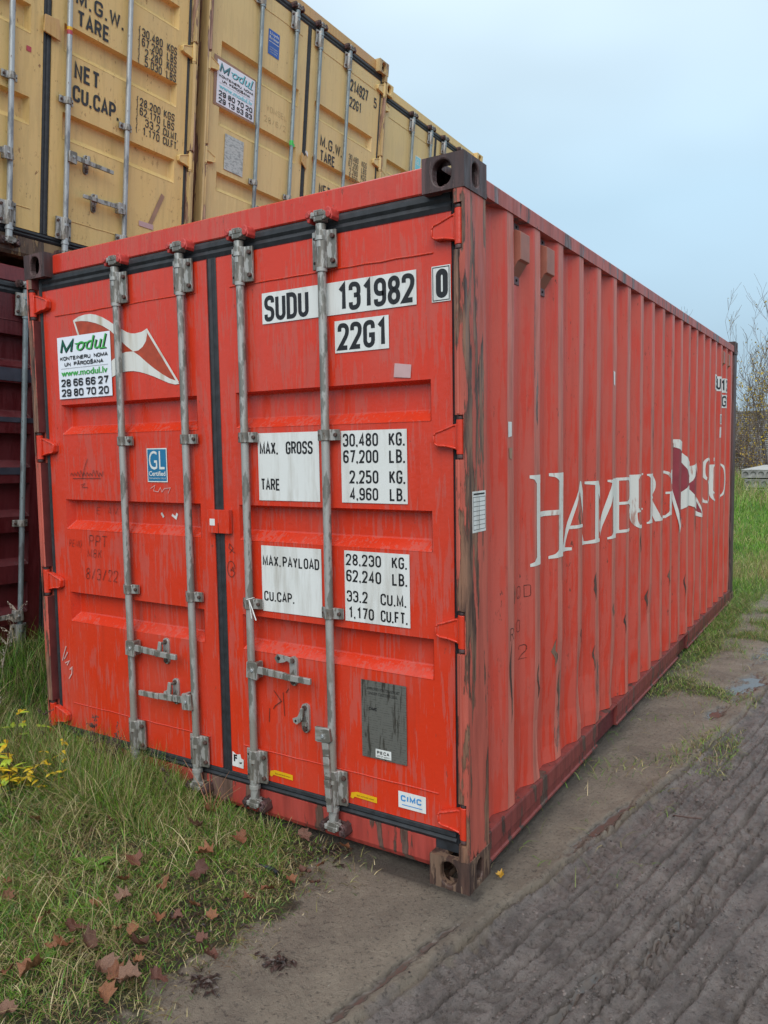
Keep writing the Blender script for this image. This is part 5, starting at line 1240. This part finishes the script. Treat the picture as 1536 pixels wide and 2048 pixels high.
# ---- broad-leaved weeds
M['weed'] = flatmat('fresh weed leaf', (.085, .20, .022), .4, var=.25, scale=40)
def weed(x, y, s, n, label, seed):
    rn = random.Random(seed); root = empty('weed_rosette', (x, y, float(hgt(x, y)[0]) + .005)); tag(root, label, 'weed', 'green weeds in the turf')
    for k in range(n):
        a = 6.28 * k / n + rn.uniform(-.4, .4); L = s * rn.uniform(.7, 1.2); b = MB(); v = []; f = []
        for i in range(7):
            u = i / 6; w_ = L * .20 * math.sin(math.pi * min(1, .12 + u * .88)) ** .8 * (1 + .25 * math.sin(i * 2.4)); zc = L * (.55 * u - .35 * u * u)
            cx_, cy_ = math.cos(a) * L * u, math.sin(a) * L * u
            for q in (-1, 0, 1): v.append((cx_ - math.sin(a) * w_ * q, cy_ + math.cos(a) * w_ * q, zc + abs(q) * w_ * .3))
        for i in range(6):
            for q in range(2): c_ = i * 3 + q; f.append((c_, c_ + 1, c_ + 4, c_ + 3))
        b.add(v, f); b.build('leaf', [M['weed']], root, smooth=80, fix=False)
weed(-1.86, -.10, .12, 4, 'bright green broad leaved weed below the first locking rod', 1)
weed(-1.72, -.30, .08, 5, 'light green weed with rounded leaves in straw coloured grass', 2)
weed(-1.30, -.60, .09, 5, 'low green weed in the middle of the turf', 3)
weed(-.98, -1.02, .06, 5, 'small green weed between fallen leaves at lower left', 4)

# ---- yellow autumn plant and dry stems
M['yleaf'] = flatmat('yellow autumn leaf', (.62, .44, .02), .45, var=.25, scale=30)
M['gleaf'] = flatmat('yellow green leaf', (.36, .48, .04), .45, var=.2, scale=30)
M['stem'] = flatmat('brown dry stem', (.085, .045, .035), .6, var=.3, scale=50)
M['stem_pale'] = flatmat('pale dry stem', (.36, .30, .24), .6, var=.2, scale=50)
def lance(b, p, d, L, w_, mi, rn):
    p = Vector(p); d = Vector(d).normalized(); s = d.cross(Vector((rn.uniform(-.3, .3), rn.uniform(-.3, .3), 1))).normalized(); n_ = s.cross(d)
    v = []; 
    for i, u in enumerate((0, .3, .65, 1.)):
        c = p + d * L * u + Vector((0, 0, -L * .35 * u * u)); ww = w_ * (.25, 1., .8, .05)[i]
        v += [tuple(c - s * ww), tuple(c + n_ * ww * .25), tuple(c + s * ww)]
    f = []
    for i in range(3):
        for q in range(2): a = 3 * i + q; f.append((a, a + 1, a + 4, a + 3))
    b.add(v, f, mi)
def leafy(x, y, H_, n, label, seed, mats, lean=(.0, .0), L=.06):
    rn = random.Random(seed); z = float(hgt(x, y)[0]); root = empty('leafy_plant', (x, y, z)); tag(root, label, 'plant')
    bs = MB(); lv = MB()
    for k in range(n):
        a = rn.uniform(0, 6.28); r = rn.uniform(.02, .16); h = H_ * rn.uniform(.6, 1.1); pts = []
        for i in range(6): u = i / 5; pts.append((math.cos(a) * r * (.2 + u) + lean[0] * u * h, math.sin(a) * r * (.2 + u) + lean[1] * u * h, h * u))
        bs.tube(pts, [.0028 - .0004 * i for i in range(6)], 5)
        for i in range(9):
            u = rn.uniform(.35, 1.); q = pts[min(5, int(u * 5))]; aa = rn.uniform(0, 6.28)
            lance(lv, q, (math.cos(aa), math.sin(aa), rn.uniform(.0, .7)), L * rn.uniform(.6, 1.3), L * .17, 0 if rn.random() < .75 else 1, rn)
    bs.build('stem', [M['stem']], root, fix=False); o_ = lv.build('foliage', mats, root, fix=False); o_['kind'] = 'stuff'
leafy(-2.12, -.42, .27, 10, 'yellow leaved autumn plant at the left edge below the dark red container', 5, [M['yleaf'], M['gleaf']], L=.062)
leafy(-1.98, -.28, .24, 7, 'smaller yellow leaved shoot right of the big yellow plant', 6, [M['yleaf'], M['yleaf']], L=.042)
leafy(-2.42, -.22, .34, 5, 'yellow green leafy shoot rising above the yellow plant', 8, [M['gleaf'], M['yleaf']], L=.05)
def dry(x, y, H_, label, seed, mat, lean, spread=.3, nb=16, seedr=.003, name='dry_weed', gr='dry seed stems by the doors'):
    rn = random.Random(seed); z = float(hgt(x, y)[0]); root = empty(name, (x, y, z)); tag(root, label, 'dry weed', gr)
    bs = MB(); sd_ = MB(); pts = [(lean[0] * H_ * (i / 7) ** 1.5, lean[1] * H_ * (i / 7) ** 1.5, H_ * i / 7 * (1 - .12 * (i / 7))) for i in range(8)]
    bs.tube(pts, [.0028 * (1 - .1 * i) for i in range(8)], 5)
    for k in range(nb):
        i = rn.randint(2, 7); p = Vector(pts[i]); a = rn.uniform(0, 6.28); L = H_ * spread * rn.uniform(.25, .6); d = Vector((math.cos(a), math.sin(a), rn.uniform(.6, 1.5))).normalized()
        q = p + d * L; bs.tube([p, p + d * L * .5 + Vector((0, 0, .01)), q], [.0014, .0011, .0007], 4)
        for s_ in range(8):
            c = p + (q - p) * rn.uniform(.25, 1.05) + Vector((rn.uniform(-1, 1), rn.uniform(-1, 1), rn.uniform(-1, 1))) * .006; r = seedr * rn.uniform(.6, 1.3)
            sd_.add([c + Vector((r, 0, 0)), c + Vector((-r * .5, r, 0)), c + Vector((-r * .5, -r, 0)), c + Vector((0, 0, r * 1.5)), c + Vector((0, 0, -r * 1.5))], [(0, 1, 3), (1, 2, 3), (2, 0, 3), (1, 0, 4), (2, 1, 4), (0, 2, 4)])
    bs.build('stem', [mat], root, fix=False); o_ = sd_.build('seed_heads', [mat], root, fix=False); o_['kind'] = 'stuff'
dry(-2.32, -.10, .30, 'dark dry weed standing before the lowest left hinge', 1, M['stem'], (.05, .0))
dry(-2.12, -.07, .22, 'short dark dry spike between left hinge and first locking rod', 2, M['stem'], (.02, 0), .15)
dry(-1.97, -.07, .33, 'tallest dark dry weed against the lower left door', 3, M['stem'], (.03, 0), .25, 22)
dry(-1.84, -.08, .26, 'bushy dark dry weed at the foot of the first locking rod', 4, M['stem'], (.25, 0), .7, 26)
dry(-1.44, -.07, .17, 'thin dark dry weed beside the second locking rod foot', 5, M['stem'], (-.25, 0), .5, 10)
dry(-3.05, .12, .55, 'pale seeded mugwort stem beside the grey locking rod', 6, M['stem_pale'], (.22, .1), .25, 24)
dry(-3.0, -.05, .42, 'pale bushy seeded mugwort at the far left edge', 7, M['stem_pale'], (-.05, .1), .6, 34)
dry(-2.75, -.12, .22, 'low pale dry weed left of the lowest hinge', 9, M['stem_pale'], (.1, .1), .5, 18)
b = MB(); b.tube([(-2.92, .62, .12), (-2.925, .62, .35), (-2.915, .63, .62)], .004, 6); o = b.build('cane', [M['stem_pale']], smooth=60); tag(o, 'pale straight cane leaning in the dark gap left of the doors', 'cane')
b = MB(); r_2 = random.Random(3)
for k in range(9):
    a = r_2.uniform(-.5, 1.0); L = r_2.uniform(.14, .30); b.tube([(-1.22, -.05, .02), (-1.22 + math.sin(a) * L * .5, -.06, .02 + L * .5), (-1.22 + math.sin(a) * L * 1.1, -.07, .02 + L * .85)], [.002, .0016, .0008], 4)
M['redstraw'] = flatmat('reddish straw', (.42, .20, .11), .6, var=.2)
o = b.build('reddish_grass_tuft', [M['redstraw']], fix=False); o['kind'] = 'stuff'; tag(o, 'reddish dry grass tuft under the centre gasket', 'grass')

# ---- soaked leaf litter and debris
M['litter'] = flatmat('soaked dark litter', (.060, .038, .032), .4, var=.4, scale=40)
def litter(x, y, s, n, label, seed):
    rn = random.Random(seed); b = MB(); z = float(hgt(x, y)[0])
    for k in range(n):
        cx_, cy_ = x + rn.gauss(0, s), y + rn.gauss(0, s * .7); a = rn.uniform(0, 6.28); L = rn.uniform(.006, .020); w_ = L * rn.uniform(.15, .6); h = rn.uniform(.002, .010)
        c, s_ = math.cos(a), math.sin(a); zz = float(hgt(cx_, cy_)[0]) + .002
        P_ = [(-L, -w_ * .3, 0), (0, -w_, h), (L, 0, h * .4), (.1 * L, w_, h * 1.2), (0, 0, h * .5)]
        b.add([(cx_ + p * c - q * s_, cy_ + p * s_ + q * c, zz + r) for p, q, r in P_], [(0, 1, 4), (1, 2, 4), (2, 3, 4), (3, 0, 4)])
    o = b.build('leaf_litter', [M['litter']], fix=False); o['kind'] = 'stuff'; tag(o, label, 'leaf litter')
litter(-.36, -.64, .028, 60, 'dark soaked leaf litter lying alone on the sand', 1)
litter(-.49, -.83, .035, 50, 'dark soaked litter at the grass edge nearest the bottom', 2)
litter(-.62, .0, .05, 80, 'brown soaked litter under the door sill', 3)
litter(-.78, -.62, .09, 120, 'dark litter matted in the middle of the turf', 4)
b = MB(); b.tube([(-.715 + .055 * math.cos(a), -.28 + .03 * math.sin(a), .018 + .006 * math.sin(a * .5)) for a in [k * .3 for k in range(2, 11)]], .008, 8)
o = b.build('rubber_strip', [M['rubber']], smooth=60); tag(o, 'short dark curved rubber strip lying in the grass', 'rubber strip')
b = MB(); b.tube([(.47, 1.05, float(hgt(.47, 1.05)[0]) + .006), (.50, .98, .012), (.57, 1.0, .010), (.60, 1.02, .006)], .0035, 5); o = b.build('twig', [M['stem']], fix=False); tag(o, 'thin bent twig lying on the muddy track', 'twig')

# ================================================================== BACKGROUND
def cbox(name, x0, x1, y0, y1, z0, z1, mat, parent=None, bevel=.02): return MB().box(x0, x1, y0, y1, z0, z1).build(name, [mat], parent, bevel=bevel)
M['concrete'] = flatmat('pale concrete', (.46, .46, .44), .8, var=.16, scale=6)
M['concrete_end'] = flatmat('weathered concrete face', (.30, .30, .285), .8, var=.25, scale=7)
def slab(z0, dx, dy, label, worn):
    root = empty('concrete_slab', (dx, 22.2 + dy, z0)); tag(root, label, 'concrete slab', 'hollow concrete slabs stacked in the meadow')
    b = MB(); H_ = .22; n = 9; w_ = .205                  # end face with a row of cores
    for k in range(n):
        ring_plate(b, lambda u, v, d: (u, d, v), k * w_, (k + 1) * w_, 0, H_, .075, .075, .5)
    b.add([(0, 0, 0), (0, 0, H_), (0, 5.5, H_), (0, 5.5, 0)], [(0, 1, 2, 3)]); b.add([(n * w_, 0, 0), (n * w_, 0, H_), (n * w_, 5.5, H_), (n * w_, 5.5, 0)], [(0, 1, 2, 3)])
    b.add([(0, 5.5, 0), (n * w_, 5.5, 0), (n * w_, 5.5, H_), (0, 5.5, H_)], [(0, 1, 2, 3)]); b.add([(0, 0, 0), (n * w_, 0, 0), (n * w_, 5.5, 0), (0, 5.5, 0)], [(0, 1, 2, 3)])
    b.build('slab_body', [M['concrete_end']], root, fix=False)
    b = MB(); b.box(-.005, n * w_ + .005, -.01, 5.5, H_ + .001, H_ + .02); b.build('top_face', [M['concrete']], root)
    for k in range(n):   # recessed plugs in the cores
        b = MB(); b.cyl(((k + .5) * w_, .05, H_ / 2), ((k + .5) * w_, .10, H_ / 2), .078, 16); b.build('core_plug', [M['concrete_end']], root)
slab(.62, -2.10, 0, 'top hollow core concrete slab with a pale upper face', 0)
slab(.34, -2.02, .04, 'middle hollow core concrete slab with chipped cores', 1)
slab(.06, -2.04, .02, 'lowest hollow core concrete slab half hidden by dry grass', 2)
# grey brick wall
wall = empty('brick_wall', (-12, 35, 0)); tag(wall, 'long grey brick wall behind the bare bushes', 'wall')
M['brick'] = flatmat('grey brick', (.36, .35, .34), .85, var=.28, scale=5)
M['mortar'] = flatmat('dark mortar', (.12, .115, .11), .9, var=.2)
MB().box(0, 22, .02, .25, -.3, 2.98).build('mortar', [M['mortar']], wall)
b = MB(); rb = random.Random(2)
for r_i in range(34):
    x = -(.13 if r_i % 2 else 0)
    while x < 22:
        if 6 < x < 15: b.box(x + .008, x + .252, rb.uniform(-.012, .0), .03, r_i * .0885 + .012, r_i * .0885 + .078)
        else: pass
        x += .262
b.build('brick', [M['brick']], wall, fix=False)['kind'] = 'stuff'
MB().box(-.02, 22.02, -.03, .28, 2.981, 3.03).build('coping', [M['concrete_end']], wall)
# bare shrubs and trees with a few yellow leaves
M['bark'] = flatmat('grey brown bark', (.115, .09, .08), .8, var=.25, scale=10)
M['twig'] = flatmat('pale brown twig', (.17, .13, .11), .8, var=.25, scale=10)
def tree(x, y, H_, n, label, seed, leaves=120, name='bare_tree', spread=.35, cat='tree', lmats=('yleaf',), r0=.035, low=0., depth=3, grp='bare autumn trees behind the container'):
    rn = random.Random(seed); root = empty(name, (x, y, 0)); tag(root, label, cat, grp); tk = MB(); cw = MB(); tips = []
    def grow(p, d, L, r, lv):
        pts = [p]; rs = [r]; k = 5
        for i in range(k):
            d = (d + Vector((rn.uniform(-.16, .16), rn.uniform(-.16, .16), rn.uniform(-.02, .12)))).normalized(); p = p + d * L / k; pts.append(p); rs.append(r * (1 - .75 * (i + 1) / k))
            if lv > 0 and i >= 1:
                for _ in range(1 if lv > 1 else rn.randint(1, 2)):
                    a = rn.uniform(0, 6.28); dd = (d + Vector((math.cos(a), math.sin(a), .15)) * rn.uniform(.35, .8)).normalized(); grow(p, dd, L * rn.uniform(.35, .6), rs[-1] * .6, lv - 1)
        (tk if lv >= depth - 0 else cw).tube(pts, [max(q, .0045) for q in rs], 5 if lv > 1 else 3)
        if lv <= 1: tips.extend(pts[2:])
    for k in range(n):
        a = rn.uniform(0, 6.28); d = Vector((math.cos(a) * spread * rn.uniform(.2, 1), math.sin(a) * spread * rn.uniform(.2, 1), 1)).normalized()
        grow(Vector((rn.uniform(-.15, .15), rn.uniform(-.15, .15), -.05)), d, H_ * rn.uniform(.65, 1.), r0 * rn.uniform(.6, 1), depth)
    tk.build('trunk', [M['bark']], root, fix=False); c_ = cw.build('branches', [M['twig']], root, fix=False); c_['kind'] = 'stuff'
    if leaves:
        lf = MB()
        for k in range(leaves):
            c = rn.choice(tips); 
            if rn.random() < .75: c = min((rn.choice(tips) for _ in range(3)), key=lambda q: q.z)
            c = c + Vector((rn.uniform(-.1, .1), rn.uniform(-.1, .1), rn.uniform(-.1, .1))); s_ = rn.uniform(.022, .05); u = Vector((rn.uniform(-1, 1), rn.uniform(-1, 1), rn.uniform(-1, 1))).normalized(); w_ = u.cross(Vector((rn.uniform(-1, 1), 1, .3))).normalized()
            lf.add([c - u * s_, c + w_ * s_ * .7, c + u * s_, c - w_ * s_ * .7], [(0, 1, 2, 3)], rn.randrange(len(lmats)))
        o_ = lf.build('crown', [M[q] for q in lmats], root, fix=False); o_['kind'] = 'stuff'
M['ochre'] = flatmat('ochre leaf', (.50, .33, .05), .5, var=.25, scale=20); M['dryleaf'] = flatmat('dry brown leaf', (.22, .14, .09), .6, var=.3, scale=20)
tree(-3.2, 31, 3.7, 5, 'slender bare tree with scattered yellow leaves just right of the container', 1, 420, lmats=('ochre', 'yleaf'), spread=.2)
tree(-2.2, 30, 4.4, 6, 'tallest bare tree with yellow leaves at the right edge', 2, 460, lmats=('ochre', 'yleaf'), spread=.22)
tree(-.6, 31, 4.4, 5, 'bare tree standing beyond the right edge', 4, 200, lmats=('ochre', 'yleaf'), spread=.25)
tree(1.8, 33, 4.6, 5, 'bare tree farther right beside the meadow', 12, 160, lmats=('ochre', 'yleaf'), spread=.25)
tree(-3.35, 29.0, 2.1, 16, 'dense brown shrub low against the brick wall', 5, 500, name='brown_shrub', cat='shrub', lmats=('dryleaf',), spread=.5, r0=.012, depth=2, grp='brown shrubs before the wall')
tree(-2.5, 28.6, 1.5, 12, 'low brown shrub behind the concrete slabs', 6, 260, name='brown_shrub', cat='shrub', lmats=('dryleaf', 'ochre'), spread=.6, r0=.010, depth=2, grp='brown shrubs before the wall')
tree(-2.4, 29.4, 3.0, 7, 'yellow leaved sapling in front of the brick wall', 7, 330, name='yellow_sapling', cat='shrub', lmats=('yleaf', 'ochre'), spread=.6, r0=.02, depth=2, grp='yellow saplings before the wall')
tree(-5.9, 30, 5.6, 3, 'tree whose highest twigs just clear the container roof', 8, 40, lmats=('ochre',), spread=.08)
# a far line of woods closes the meadow
wd = MB(); rn = random.Random(5)
for k in range(260):
    a = R(-60 + 150 * k / 260); d = rn.uniform(150, 200); x, y = math.sin(a) * d, math.cos(a) * d; h = rn.uniform(3.5, 6.5); r = rn.uniform(4, 7)
    P_ = []
    for i in range(5):
        zz = h * i / 4; rr_ = r * (.7, 1., .9, .6, .1)[i]
        for q in range(7): P_.append((x + rr_ * math.cos(q * .9 + i) * rn.uniform(.8, 1.2), y + rr_ * math.sin(q * .9 + i) * rn.uniform(.8, 1.2), zz + rn.uniform(-.5, .5)))
    wd.add(P_, [(i * 7 + q, i * 7 + (q + 1) % 7, (i + 1) * 7 + (q + 1) % 7, (i + 1) * 7 + q) for i in range(4) for q in range(7)])
M['woods'] = flatmat('far woods', (.09, .085, .07), .9, var=.3, scale=.3)
o = wd.build('woods', [M['woods']], fix=False); o['kind'] = 'stuff'; tag(o, 'far off grey brown woods on the horizon', 'woods')
